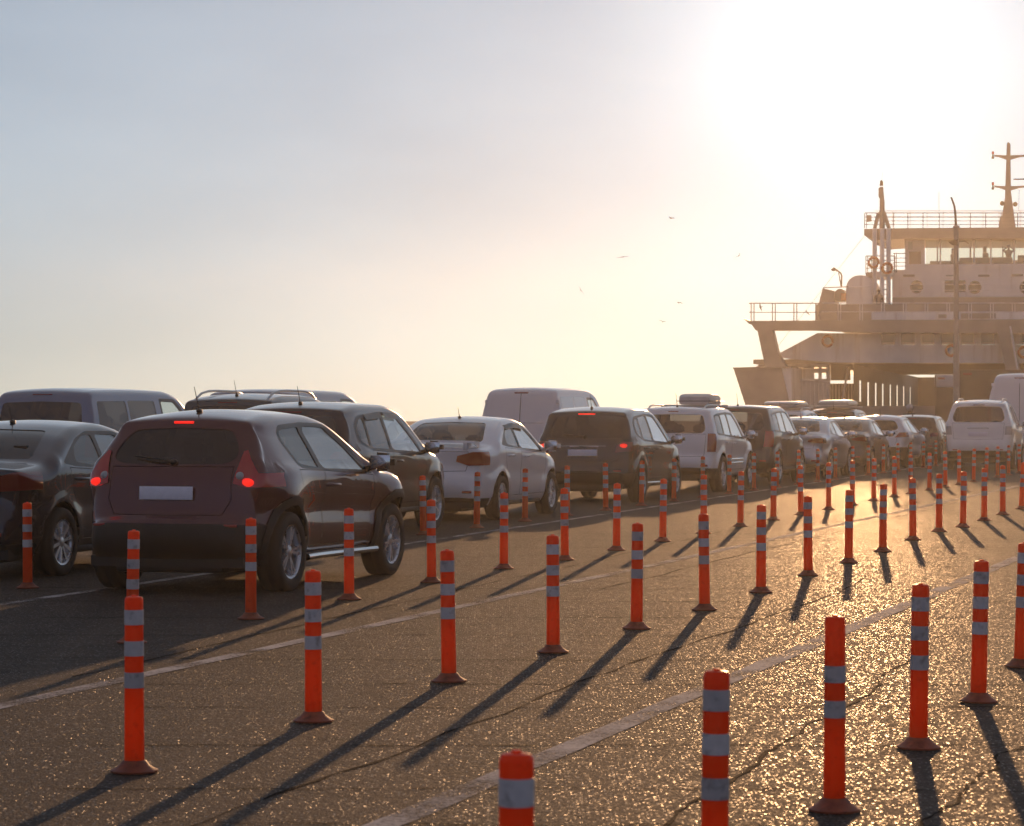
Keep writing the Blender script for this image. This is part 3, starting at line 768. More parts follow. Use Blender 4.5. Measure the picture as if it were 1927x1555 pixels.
    if sp.get('wiper'):
        wz = sp['wiper']; x0 = back(.0, wz)-.012; x1 = back(.30, wz+.05)-.014
        g = G(); g.tube([(x0, -.02, wz), (x0-.012, .1, wz+.02), (x1-.006, .36, wz+.05)], [.02, .011, .006], 6); g.ball((x0, -.02, wz), (.03, .035, .03), 10, 6); g.obj('rear_wiper', M['trim'], root, sharp=50)
    if sp.get('exhaust'):
        for ey in sp['exhaust']: G().lathe([(.028,0),(.034,.0),(.034,.22),(.028,.22)], 14, 'x', (.06, ey, si-.0)).obj('exhaust_pipe', M['chrome'], root)
    if sp.get('strip'):     # chrome line above the plate
        sz, sw = sp['strip']; x0 = back(0, sz); x1 = back(sw, sz)
        G().tube([(x1-.004, -sw, sz), (x0-.01, 0, sz+.004), (x1-.004, sw, sz)], .012, 6).obj('boot_strip', M['chrome'] if sp.get('strip_chrome', 1) else P, root)
    for (a0, z0, z1_, mm) in sp.get('sidebars', ()):   # rub strips and side steps along the sill
        xs = [a0[0]+(a0[1]-a0[0])*k/6 for k in range(7)]
        both('side_bar', G().tube([(x, side(x, max(z0, si+.05))+(.035 if z0 < si+.04 else .004), z0+(z1_-z0)*k/6) for k, x in enumerate(xs)], .02 if z0 > si+.04 else .032, 8).mesh('side_bar', 60), M[mm], root)
    if sp.get('spoiler'):
        x0, x1, z0, hw_, th = sp['spoiler']; n = 10; v = []; f = []
        for k in range(n+1):
            y = -hw_+2*hw_*k/n; e = 1-(abs(y)/hw_)**6; bow = .05*(y/hw_)**2; zc = z0-.012*(y/hw_)**2; base = top((x0+x1)/2, min(abs(y), W*.8))-.01 if sp.get('spoiler_deck') else zc-.02
            v += [(x0+bow, y, zc), (x0+bow-.01, y, zc-th), (x1+bow, y, zc-th*.9 if e > .2 else base), (x1+bow, y, zc-.012)]
            if k: b_ = 4*k; f += [(b_-4+i, b_-4+(i+1) % 4, b_+(i+1) % 4, b_+i) for i in range(4)]
        f += [(0,3,2,1), tuple(4*n+i for i in range(4))]
        g = G().add(v, f)
        if sp.get('spoiler_deck'):
            for sy in (-hw_*.8, hw_*.8): g.box((x0+.04, sy-.03, top(x0+.08, abs(sy))-.02), (x1+.05, sy+.03, z0-.02), .01)
        g.obj('spoiler', P, root, sharp=60)
    if sp.get('spare'):
        cx_, cz, cr_ = sp['spare']; x0 = back(0, cz)
        G().lathe([(0,-.20),(cr_*.8,-.20),(cr_*.96,-.185),(cr_,-.15),(cr_,.02),(cr_*.9,.04)], 36, 'x', (x0, cx_, cz)).obj('spare_wheel_cover', sp.get('spare_mat', P), root, sharp=40)
    if sp.get('visor'):       # dark wind deflectors over the side windows
        for xa, za, xb, zb in sp['visor']:
            pts = [(xa+(xb-xa)*t, 0, za+(zb-za)*t) for t in (0, .25, .5, .75, 1)]
            v = []; f = []
            for k, p in enumerate(pts):
                y0 = side(p[0], p[2]); y1 = side(p[0], p[2]-.07); v += [(p[0], y0+.004, p[2]), (p[0], y1+.03, p[2]-.07)]
                if k: f.append((2*k-2, 2*k-1, 2*k+1, 2*k))
            both('wind_deflector', (v, f, None), M['trim'], root)
    if sp.get('bar_head', True):
        hx = L-.25; z0 = sp.get('headz', .72); g = G()
        x1 = min(hx, L-.2)-.12; hy = side(x1, z0)-.10; g.ball((x1, hy, z0), (.24, .115, .075), 14, 8); both('headlamp', g.mesh('headlamp'), M['head'], root)
    return root, dict(back=back, side=side, top=top)

# ---- outlines of the body kinds: x from the rear bumper forwards, z up
def shape(kind):
    if kind == 'crossover':
        return dict(hw=.885, xr=.80, xf=3.33, rw=.345, tw=.22, sill=.26, R=.12, crown=.03, tumble=.48, shoulder=.03, flare=.03,
          sil=[(.16,.27,.05,.01),(.05,.36,.14,.05),(.0,.50,.18,.07),(.02,.62,.18,.07),(.09,.68,.16,.06),(.12,.80,.16,.06),(.15,.96,.15,.06),(.21,1.08,.14,.05),(.36,1.30,.13,.05),(.46,1.42,.10,.05),(.50,1.475,.06,.03),(.66,1.52,.11,.035),(1.2,1.565,.15,.035),(1.8,1.56,.15,.035),(2.25,1.49,.10,.03),(2.72,1.26,.10,.04),(3.05,1.08,.12,.05),(3.5,1.02,.16,.05),(3.85,.93,.18,.08),(4.05,.78,.20,.10),(4.12,.55,.2,.1),(4.06,.30,.1,.04),(3.98,.27,.05,.02)],
          plan=[(0,.66),(.12,.73),(.35,.80),(.8,.845),(1.6,.835),(2.4,.845),(3.3,.865),(3.8,.80),(4.13,.64)], belt=[(0,1.06),(1.2,1.03),(3,.97),(4.1,.9)],
          hips=[(.80,.82,.40,.20,.06),(3.35,.84,.42,.20,.055)], waist=.03, arch_trim=1,
          windows=[([(1.16,1.09),(1.60,1.045),(1.54,1.41),(1.06,1.385),(1.00,1.30)],'glass_tint'), ([(1.69,1.04),(2.70,1.01),(2.44,1.23),(2.16,1.40),(1.63,1.415)],'glass')],
          dlo=[(1.12,1.05),(2.84,.975),(2.5,1.26),(2.2,1.435),(1.6,1.45),(1.02,1.425),(.94,1.30)],
          rearwin=[(-.02,1.095),(.48,1.10),(.575,1.15),(.555,1.25),(.455,1.39),(-.02,1.415)], rwx=.7,
          wind=[(-.02,1.10),(.60,1.10),(.46,1.43),(-.02,1.46)],
          doors=[[(1.02,1.045),(1.66,1.025),(1.64,.36),(1.33,.36),(1.18,.62),(1.05,.82)], [(1.675,1.025),(2.82,.965),(2.84,.80),(2.80,.36),(1.655,.36)]],
          tailgate=[(-.02,.665),(.50,.67),(.57,.80),(.56,.90),(.56,1.08),(-.02,1.08)], tgx=.5,
          seatx=2.02, mirror=(2.70,1.02), handles=[(1.86,.885)], plate_z=.855, plate_w=.245, wiper=1.115, antenna=(.80,.20), brake3=(1.452,.09,1),
          lamps=[dict(poly=[(.575,.935),(.68,.905),(1.1,.905),(1.1,1.01),(.765,1.02),(.71,1.11),(.645,1.21),(.615,1.20),(.60,1.08),(.585,1.01)], x=.62, mat='lens', out=.012)],
          bulbs=[(.69,.945,.065,.036)], round_lamps=[(.625,.995,.042)], reflectors=[(.60,.585,.055,.012)], valance=(.60,.55), spokes=5, style='twin', headz=.95)
    if kind == 'suv':
        return dict(nsig=.34, hw=.905, xr=.86, xf=3.53, rw=.35, tw=.22, sill=.27, R=.11, crown=.03, tumble=.26, shoulder=.025, flare=.025,
          sil=[(.16,.29,.05,.01),(.04,.38,.14,.05),(.0,.55,.17,.07),(.02,.68,.17,.07),(.08,.76,.15,.06),(.11,.95,.14,.06),(.15,1.11,.13,.05),(.29,1.36,.12,.05),(.37,1.50,.10,.04),(.38,1.575,.06,.03),(.56,1.625,.09,.03),(1.2,1.68,.11,.03),(2.0,1.675,.11,.03),(2.5,1.60,.10,.03),(3.0,1.33,.10,.04),(3.36,1.11,.12,.05),(3.9,1.04,.16,.05),(4.25,.94,.18,.08),(4.43,.76,.2,.1),(4.5,.55,.2,.1),(4.44,.32,.1,.04),(4.34,.28,.05,.02)],
          plan=[(0,.74),(.12,.79),(.4,.85),(.9,.88),(2.2,.88),(3.5,.88),(4.1,.82),(4.5,.66)], belt=[(0,1.10),(1.2,1.07),(3.2,.99),(4.4,.92)],
          windows=[([(.70,1.20),(.98,1.115),(.98,1.475),(.84,1.46),(.68,1.36)],'glass_tint'), ([(1.05,1.105),(1.74,1.075),(1.70,1.515),(1.05,1.485)],'glass_tint'), ([(1.82,1.07),(2.96,1.03),(2.60,1.29),(2.3,1.49),(1.79,1.52)],'glass')],
          dlo=[(.60,1.18),(.95,1.08),(3.10,.985),(2.66,1.32),(2.33,1.535),(1.7,1.555),(.82,1.505),(.60,1.39)],
          rearwin=[(-.02,1.13),(.60,1.14),(.66,1.22),(.63,1.34),(.56,1.50),(-.02,1.525)], rwx=.75,
          wind=[(-.02,1.13),(.66,1.13),(.56,1.55),(-.02,1.57)],
          doors=[[(1.0,1.075),(1.77,1.045),(1.76,.38),(1.42,.38),(1.26,.65),(1.06,.84)], [(1.785,1.045),(3.08,.98),(3.12,.84),(3.10,.38),(1.775,.38)]],
          tailgate=[(-.02,.72),(.62,.73),(.64,.92),(.66,1.12),(-.02,1.115)], tgx=.5,
          seatx=2.12, mirror=(2.96,1.03), handles=[(1.20,.94),(1.97,.92)], plate_z=.90, wiper=1.15, antenna=(.72,.22), brake3=(1.548,.16,0),
          lamps=[dict(poly=[(.60,.93),(1.1,.95),(1.1,1.07),(.66,1.06),(.61,1.0)], x=.52, mat='lens_dark', out=.01)],
          reflectors=[(.62,.55,.07,.014)], valance=(.52,.55), spokes=5, style='twin', headz=.84)
    if kind == 'boxy':      # upright off-roader
        return dict(hw=.91, xr=.80, xf=3.42, rw=.36, tw=.23, sill=.30, R=.10, crown=.025, tumble=.20, shoulder=.02, flare=.03,
          sil=[(.14,.33,.05,.01),(.04,.42,.12,.05),(.0,.56,.14,.05),(.02,.68,.14,.05),(.08,.74,.12,.05),(.10,.95,.11,.04),(.12,1.12,.11,.04),(.19,1.40,.11,.04),(.25,1.58,.10,.03),(.32,1.65,.08,.03),(.55,1.69,.09,.03),(1.2,1.71,.10,.03),(2.0,1.70,.10,.03),(2.42,1.63,.10,.03),(2.85,1.34,.10,.04),(3.15,1.13,.12,.05),(3.7,1.07,.15,.05),(4.1,.98,.16,.07),(4.28,.80,.18,.08),(4.34,.58,.2,.1),(4.28,.36,.1,.04),(4.2,.32,.05,.02)],
          plan=[(0,.77),(.10,.81),(.35,.86),(.9,.885),(2.2,.88),(3.4,.885),(4.0,.83),(4.34,.70)], belt=[(0,1.13),(1.2,1.10),(3.2,1.04),(4.3,.98)],
          windows=[([(.48,1.17),(.95,1.15),(.95,1.52),(.52,1.49)],'glass_tint'), ([(1.02,1.145),(1.64,1.115),(1.60,1.545),(1.02,1.525)],'glass'), ([(1.72,1.11),(2.78,1.07),(2.45,1.36),(2.2,1.53),(1.69,1.55)],'glass')],
          dlo=[(.44,1.13),(.95,1.115),(2.92,1.03),(2.52,1.38),(2.23,1.57),(1.6,1.585),(.80,1.56),(.47,1.52)],
          rearwin=[(-.02,1.17),(.60,1.17),(.66,1.24),(.60,1.53),(-.02,1.555)], rwx=.65, rwt='glass_tint',
          wind=[(-.02,1.15),(.68,1.15),(.60,1.58),(-.02,1.60)],
          doors=[[(.99,1.11),(1.67,1.085),(1.66,.42),(1.36,.42),(1.22,.70),(1.02,.86)], [(1.685,1.085),(2.90,1.025),(2.94,.88),(2.92,.42),(1.675,.42)]],
          tailgate=[(-.02,.70),(.64,.71),(.66,.92),(.68,1.155),(-.02,1.155)], tgx=.4,
          seatx=2.02, mirror=(2.78,1.07), handles=[(1.16,.97),(1.86,.95)], antenna=(.60,.25), brake3=(1.60,.10,0),
          lamps=[dict(poly=[(.70,.80),(1.1,.80),(1.1,1.16),(.71,1.16)], x=.28, mat='lens_orange', out=.012)],
          reflectors=[(.66,.52,.07,.02)], valance=(.48,.5), spokes=5, style='single', headz=.90, seatz=.46)
    if kind == 'sedan':
        return dict(hw=.885, xr=.95, xf=3.59, rw=.325, tw=.205, sill=.22, R=.11, crown=.03, tumble=.36, shoulder=.025, flare=.022,
          sil=[(.16,.24,.05,.01),(.04,.32,.14,.05),(.0,.48,.18,.08),(.02,.62,.18,.08),(.08,.70,.16,.07),(.10,.84,.14,.06),(.10,.98,.10,.05),(.13,1.03,.06,.03),(.35,1.055,.10,.03),(.66,1.08,.12,.03),(.95,1.22,.11,.04),(1.28,1.36,.11,.04),(1.66,1.44,.11,.03),(2.1,1.465,.11,.03),(2.55,1.41,.10,.03),(3.0,1.20,.10,.04),(3.42,1.00,.12,.05),(3.9,.93,.16,.05),(4.3,.80,.18,.08),(4.5,.62,.2,.1),(4.53,.45,.2,.1),(4.46,.26,.1,.04),(4.36,.23,.05,.02)],
          plan=[(0,.70),(.12,.76),(.4,.83),(1.0,.865),(2.2,.865),(3.5,.865),(4.1,.80),(4.53,.62)], belt=[(0,1.02),(1.0,1.02),(2,.985),(3.3,.93),(4.4,.84)],
          windows=[([(1.30,1.07),(1.90,1.01),(1.87,1.325),(1.62,1.315),(1.36,1.20)],'glass_tint'), ([(1.98,1.005),(3.06,.965),(2.70,1.17),(2.42,1.315),(1.95,1.33)],'glass')],
          dlo=[(1.02,1.06),(1.24,1.03),(3.22,.925),(2.74,1.21),(2.44,1.355),(1.75,1.36),(1.45,1.29)],
          rearwin=[(-.02,1.10),(.58,1.10),(.60,1.13),(.50,1.365),(-.02,1.385)], rwx=1.55, rwt='glass_tint',
          wind=[(-.02,1.05),(.64,1.05),(.52,1.36),(-.02,1.38)],
          doors=[[(1.10,1.02),(1.93,.985),(1.92,.33),(1.46,.33),(1.32,.62),(1.16,.82)], [(1.945,.985),(3.20,.92),(3.24,.78),(3.22,.33),(1.935,.33)]],
          tailgate=[(-.02,.69),(.56,.70),(.60,.85),(.60,.97),(-.02,.985)], tgx=.3,
          seatx=2.28, mirror=(3.05,.965), handles=[(1.36,.90),(2.12,.88)], plate_z=.84, antenna=(1.62,.14), seatz=.36, dash=.9,
          lamps=[dict(poly=[(.44,.86),(1.1,.80),(1.1,.955),(.62,.955),(.45,.91)], x=.46, mat='lens_dark', out=.008)],
          reflectors=[(.60,.42,.07,.018)], valance=(.34,.5), spokes=7, style='single', headz=.70)
    if kind == 'van':
        return dict(hw=.95, xr=1.0, xf=4.0, rw=.34, tw=.22, sill=.28, R=.12, crown=.03, tumble=.12, shoulder=.015, flare=.012, waist=.02,
          sil=[(.12,.30,.05,.01),(.03,.40,.12,.05),(.0,.58,.13,.05),(.03,.70,.13,.05),(.06,.95,.12,.04),(.09,1.20,.12,.04),(.17,1.60,.12,.04),(.23,1.83,.12,.03),(.34,1.92,.10,.03),(.7,1.965,.12,.03),(1.8,1.98,.12,.03),(3.1,1.965,.12,.03),(3.6,1.88,.12,.03),(4.1,1.52,.12,.05),(4.45,1.20,.14,.06),(4.75,1.03,.18,.1),(4.87,.80,.2,.1),(4.9,.55,.2,.1),(4.82,.34,.1,.04),(4.7,.30,.05,.02)],
          plan=[(0,.88),(.08,.91),(.3,.935),(1.0,.945),(3.0,.945),(4.0,.935),(4.5,.87),(4.9,.70)], belt=[(0,1.20),(2,1.20),(4.4,1.12),(4.9,1.0)],
          windows=[([(.42,1.26),(1.50,1.26),(1.50,1.76),(.48,1.75)],'glass_dark'), ([(1.58,1.26),(2.60,1.26),(2.60,1.765),(1.58,1.765)],'glass_dark'), ([(2.86,1.22),(3.95,1.17),(3.55,1.63),(3.38,1.75),(2.86,1.76)],'glass')],
          dlo=[(2.80,1.17),(4.12,1.12),(3.62,1.67),(3.40,1.80),(2.80,1.81)],
          rearwin=[(-.02,1.24),(.68,1.24),(.74,1.30),(.68,1.73),(-.02,1.755)], rwx=.5,
          wind=[(-.02,1.30),(.74,1.30),(.66,1.82),(-.02,1.84)],
          doors=[[(2.82,1.165),(4.10,1.11),(4.10,.80),(3.92,.74),(3.60,.60),(3.5,.36),(2.82,.36)]],
          tailgate=[(-.02,.62),(.76,.62),(.78,1.22),(-.02,1.225)], tgx=.4,
          seatx=3.0, mirror=(3.92,1.17), handles=[(2.98,1.05)], seatz=.62, dash=1.18,
          lamps=[dict(poly=[(.80,.86),(1.1,.86),(1.1,1.24),(.81,1.24)], x=.2, mat='lens', out=.008)], brake3=(1.86,.17,0), plate_z=.9,
          valance=(.5,.4), spokes=5, style='single', headz=.90)
def variant(kind, L=1., Wd=1., H=1., **over):
    s = shape(kind)
    s['sil'] = [(p[0]*L, p[1]*H)+tuple(p[2:]) for p in s['sil']]
    s['plan'] = [(p[0]*L, p[1]*Wd) for p in s['plan']]; s['belt'] = [(p[0]*L, p[1]*H) for p in s['belt']]
    for k in ('xr', 'xf', 'seatx'): s[k] *= L
    s['hw'] *= Wd
    s['windows'] = [([(p[0]*L, p[1]*H) for p in w_], t) for w_, t in s['windows']]
    for k in ('dlo',):
        if k in s: s[k] = [(p[0]*L, p[1]*H) for p in s[k]]
    for k in ('rearwin', 'wind', 'tailgate'):
        if k in s: s[k] = [(p[0]*Wd, p[1]*H) for p in s[k]]
    s['doors'] = [[(p[0]*L, p[1]*H) for p in d] for d in s['doors']]
    s['mirror'] = (s['mirror'][0]*L, s['mirror'][1]*H)
    for k in ('handles',): s[k] = [(p[0]*L, p[1]*H) for p in s[k]]
    for k in ('plate_z', 'wiper'):
        if k in s: s[k] *= H
    for k in ('lamps',): s[k] = [dict(l, poly=[(p[0]*Wd, p[1]*H) for p in l['poly']]) for l in s[k]]
    if 'brake3' in s: s['brake3'] = (s['brake3'][0]*H,)+s['brake3'][1:]
    if 'antenna' in s: s['antenna'] = (s['antenna'][0]*L, s['antenna'][1])
    if 'rwx' in s: s['rwx'] *= L
    s.update(over); return s
YAW = math.atan(LANE)
YAW1 = R(17.5)
def lane2(x):
    """where a wheel seen at photo column x stands on the line of right wheels of the waiting lane"""
    a = -11.9; Z = -a/(LANE-(x-CX)/F); return (x-CX)*Z/F, Z
def lane(off, Z): return -11.9+off+LANE*Z, Z
FAR = (64, 14, 5, 6)
paints = dict(
 wine=paint('wine_red_paint', (.095,.007,.014), .35, .26), navy=paint('blue_black_paint', (.016,.017,.034), .4, .25),
 brown=paint('brown_black_paint', (.036,.018,.018), .4, .28), white=paint('white_paint', (.80,.77,.78), .0, .35, dirt=.2),
 black=paint('black_paint', (.022,.018,.017), .3, .25), pearl=paint('pearl_white_paint', (.84,.81,.83), .05, .35),
 silver=paint('silver_paint', (.56,.56,.60), .75, .3), blue=paint('blue_grey_van_paint', (.17,.20,.29), .4, .32), graphite=paint('graphite_paint', (.05,.05,.055), .5, .3),
 vanwhite=paint('van_white_paint', (.74,.70,.74), .0, .4, dirt=.25), greyvan=paint('grey_violet_paint', (.24,.23,.28), .4, .35))

# the wine red crossover on its own in the near lane
sp = variant('crossover', mirror_mat=M['trim'], sidebars=[((1.25, 2.90), .27, .27, 'chrome')])
build_car(sp, 'wine red compact crossover with lit tail lamps, alone in the near lane', 'car', -1.90, 23.75, YAW1, paints['wine'], 'parked_crossover')
# the waiting lane behind the back row of posts, from the left
sp = variant('sedan', H=1.0, lamps=[dict(poly=[(.40,.80),(1.1,.84),(1.1,.985),(.74,.985),(.42,.90)], x=.55, mat='lens_dark', out=.008)], spokes=10, style='single', rwt='glass_dark')
build_car(sp, 'blue black saloon car cut off by the left edge of the picture', 'car', *lane2(118), YAW, paints['navy'], 'parked_saloon')
X, Z = lane2(820); Z -= 2.55; 
sp = variant('suv', rails=None, antenna=(.75,.20), visor=[(1.06,1.52,1.72,1.545),(1.82,1.55,2.35,1.52)], mirror_mat=paints['brown'])
build_car(sp, 'brown black estate off-roader right behind the wine red crossover', 'car', lane(0, Z)[0], Z, YAW, paints['brown'], 'parked_off_roader')
sp = variant('sedan', H=1.02, spoiler=(.06, .30, 1.155, .70, .035), spoiler_deck=1, visor=[(1.45,1.36,1.95,1.395),(1.95,1.395,2.5,1.36)], rwt='glass_tint', plate_z=None,
   lamps=[dict(poly=[(.42,.85),(.60,.79),(1.1,.81),(1.1,.99),(.66,.985),(.44,.93)], x=.42, mat='lens_orange', out=.01)], spokes=10)
X, Z = lane2(945); build_car(sp, 'white saloon car with a boot spoiler, right of the brown black off-roader', 'car', X, Z, YAW, paints['pearl'], 'parked_saloon')
sp = variant('suv', H=.985, L=.98, lamps=[dict(poly=[(.56,.86),(1.1,.92),(1.1,1.03),(.68,1.05),(.58,.98)], x=.55, mat='lens_dark', out=.01)], bulbs=[(.70,.98,.07,.035)], brake3=(1.525,.15,1),
   plate_z=.86, sidebars=[((1.35, 2.95), .32, .30, 'chrome')], strip=(.97,.40))
X, Z = lane2(1209); build_car(sp, 'black compact off-roader with one lit red tail lamp, ahead of the white saloon', 'car', X, Z, YAW, paints['black'], 'parked_off_roader')
sp = variant('boxy', H=.985, rails=(.45, 2.1, .56, .045), rail_mat=M['rail'], strip=None, sidebars=[((1.35,2.75), .62, .62, 'chrome'),((1.35,2.75), .55, .55, 'chrome')], lod=0)
X, Z = lane2(1361); root6, q6 = build_car(sp, 'white off-roader carrying a low grey roof box, ahead of the black off-roader', 'car', X, Z, YAW, paints['pearl'], 'parked_off_roader')
def roof_box(root, q, x0, x1, y0, y1, hgt, m):
    g = G(); z0 = q['top']((x0+x1)/2, 0)+.06; n = 12; sec = []
    for k in range(n+1):
        t = k/n; x = x0+(x1-x0)*t; hh = hgt*min(1, .72+2.2*t)*min(1, .42+1.5*(1-t)); wd = min(1, .9+.8*t, .78+.9*(1-t)); yc = (y0+y1)/2; hw_ = (y1-y0)/2*wd
        ring = []
        for a in [math.pi*2*j/20 for j in range(20)]:
            c, s_ = math.cos(a), math.sin(a); e = .35
            ring.append((x, yc+hw_*math.copysign(abs(c)**e, c), z0+hh*.5+hh*.5*math.copysign(abs(s_)**e, s_)))
        sec.append(ring)
    v = [p for r_ in sec for p in r_]; f = [(i*20+j, i*20+(j+1) % 20, (i+1)*20+(j+1) % 20, (i+1)*20+j) for i in range(n) for j in range(20)]
    f += [tuple(range(20)), tuple(range(n*20, n*20+20))[::-1]]
    b = g.add(v, f).obj('roof_box', m, root, sharp=40)
    G().box((x0-.015, y0-.012, z0+hgt*.30), (x1+.01, y1+.012, z0+hgt*.36), .01).obj('roof_box_rim', M['trim'], b)
    for xx in (x0+.3, x1-.35): G().box((xx-.02, -.62, z0-.055), (xx+.02, .62, z0-.0), .008).obj('crossbar', M['rail'], root)
M['box_grey'] = mat('grey_roof_box', (.52,.49,.50), .4, var=.1, vscale=6, coat=.3)
M['box_white'] = mat('white_roof_box', (.62,.60,.60), .35, var=.08, vscale=6, coat=.5)
roof_box(root6, q6, 1.55, 2.85, -.46, .22, .22, M['box_grey'])
sp = variant('boxy', H=1.01, L=1.02, lod=1, res=FAR, spare=(.0,.86,.34), spare_mat=M['plastic'], lamps=[dict(poly=[(.66,.82),(1.1,.82),(1.1,1.16),(.70,1.16)], x=.3, mat='lens', out=.012)])
X, Z = lane2(1467); build_car(sp, 'dark grey off-roader with a spare wheel on its tailgate', 'car', X, Z, YAW, paints['graphite'], 'parked_off_roader')
sp = variant('sedan', H=1.0, lod=1, res=FAR)
X, Z = lane2(1564); build_car(sp, 'silver saloon car ahead of the dark grey off-roader', 'car', X, Z, YAW, paints['silver'], 'parked_saloon')
sp = variant('sedan', H=.985, lod=1, res=FAR)
X, Z = lane2(1642); build_car(sp, 'dark saloon car between the silver saloon and a white hatchback', 'car', X, Z, YAW, paints['graphite'], 'parked_saloon')
sp = variant('crossover', H=.965, lod=1, res=FAR, lamps=[dict(poly=[(.50,.86),(1.1,.90),(1.1,1.02),(.62,1.0)], x=.5, mat='lens_orange', out=.01)], bulbs=(), round_lamps=(), brake3=None, arch_trim=0)
X, Z = lane2(1713); build_car(sp, 'white hatchback ahead of the dark saloon, glinting in the sun', 'car', X, Z, YAW, paints['pearl'], 'parked_hatchback')
sp = variant('suv', H=.90, L=.94, lod=1, res=FAR)
X, Z = lane2(1772); build_car(sp, 'dark hatchback half hidden by the big white off-roader', 'car', X, Z, YAW, paints['black'], 'parked_hatchback')
# ahead in the near lane
sp = variant('suv', H=1.15, Wd=1.08, L=1.12, rails=(.6, 2.6, .60, .05), plate_z=.98, rwt='glass_tint', wiper=None, antenna=None, res=FAR,
   lamps=[dict(poly=[(.72,.96),(1.2,.96),(1.2,1.19),(.74,1.19)], x=.38, mat='lens_clear', out=.014)], strip=(1.14,.30), sidebars=())
build_car(sp, 'big white off-roader with roof rails at the right edge of the queue', 'car', 13.95, 76.6, R(14.5), paints['white'], 'parked_off_roader')
# lanes further left, showing above the nearer roofs
sp = variant('van', lod=0, H=.985)
build_car(sp, 'blue grey passenger van with black windows behind the saloon at the left', 'van', -6.28, 43.9, R(17.5), paints['blue'], 'parked_van')
sp = variant('suv', H=1.10, L=1.08, Wd=1.06, rails=(.50, 2.7, .60, .075), lod=0, rail_mat=M['rail'])
build_car(sp, 'tall dark off-roader with silver roof rails, behind the wine red crossover', 'car', -3.35, 42.9, R(17), paints['graphite'], 'parked_off_roader')
sp = variant('van', lod=1, L=.95)
build_car(sp, 'grey violet van whose roof shows past the tall dark off-roader', 'van', -3.55, 49.0, R(17), paints['greyvan'], 'parked_van')
sp = variant('sedan', H=1.02, lod=1)
build_car(sp, 'pale saloon car whose roof shows behind the white saloon', 'car', -2.1, 45.5, YAW, paints['silver'], 'parked_saloon')
sp = variant('van', lod=1, H=1.085, Wd=1.04, L=1.02, rearwin=None, windows=[([(2.86,1.30),(3.95,1.24),(3.55,1.72),(3.38,1.85),(2.86,1.86)],'glass')], dlo=[(2.80,1.25),(4.12,1.19),(3.62,1.76),(3.40,1.91),(2.80,1.92)], plate_z=.95)
def van_doors(root, q, H, seam_x=0.):
    x0 = q['back'](0, H*.6); pts = [(q['back'](0, z)-.003, 0, z) for z in [.6+(H-.75)*k/8 for k in range(9)]]
    G().tube(pts, .008, 6).obj('door_seam', M['trim'], root)
    G().box((q['back'](0, H-.13)-.02, -.16, H-.17), (q['back'](0, H-.13)+.02, .16, H-.13), .005).obj('roof_lamp', M['lens_dark'], root)
    for sy in (-.93, .93):
        for z in (1.0, H-.35):
            xx = q['back'](.78, z)+.02; sy = math.copysign(.84, sy); G().box((xx-.02, sy-.05, z-.05), (xx+.03, sy+.02, z+.05), .01).obj('door_hinge', M['vw'], root)
    G().box((q['back'](.1, 1.15)-.03, -.12, 1.12), (q['back'](.1, 1.15)+.01, -.03, 1.18), .01).obj('door_handle', M['trim'], root)
M['vw'] = paints['vanwhite']
r_, q_ = build_car(sp, 'white delivery van with windowless back doors behind the black off-roader', 'van', 1.35, 63.2, YAW, paints['vanwhite'], 'delivery_van'); van_doors(r_, q_, 2.15)
def side_panels(root, q, xs, z0, z1, m):
    for a, b in xs:
        v = []; f = []
        for k in range(5):
            x = a+(b-a)*k/4
            for z in (z0, (z0+z1)/2, z1): v.append((x, q['side'](x, z)+.006, z))
            if k: f += [(3*k-3+i, 3*k-2+i, 3*k+1+i, 3*k+i) for i in (0, 1)]
        both('side_panel', (v, f, None), m, root)
M['panel'] = mat('pale_van_panel', (.55,.56,.60), .25, coat=1.)
side_panels(r_, q_, [(.45, 1.5), (1.58, 2.6)], 1.38, 1.92, M['panel'])
sp = variant('van', lod=1, H=1.42, Wd=1.06, L=1.18, rearwin=None, windows=[([(3.3,1.40),(4.6,1.34),(4.25,1.85),(4.0,2.0),(3.3,2.0)],'glass')], dlo=[(3.25,1.35),(4.75,1.28),(4.3,1.9),(4.02,2.06),(3.25,2.06)], plate_z=1.0,
   mirror=(4.6,1.35), handles=[(3.5,1.1)], doors=[])
r_, q_ = build_car(sp, 'tall white delivery van in front of the ferry at the right edge', 'van', 16.75, 85.5, R(13.5), paints['vanwhite'], 'delivery_van'); van_doors(r_, q_, 2.78)
sp = variant('suv', H=1.0, L=1.0, lod=1, res=FAR, rails=(.55, 2.3, .58, .05))
X, Z = lane(-2.35, 76.5); r_, q_ = build_car(sp, 'white off-roader with a long white roof box, left of the dark saloon', 'car', X, Z, YAW, paints['pearl'], 'parked_off_roader'); roof_box(r_, q_, .7, 2.75, -.5, .5, .15, M['box_white'])
sp = variant('suv', H=1.02, L=1.0, lod=1, res=FAR)
X, Z = lane(-2.3, 84.5); r_, q_ = build_car(sp, 'dark off-roader with a white roof box in front of the ferry ramp', 'car', X, Z, YAW, paints['graphite'], 'parked_off_roader'); roof_box(r_, q_, .7, 2.7, -.5, .5, .19, M['box_white'])
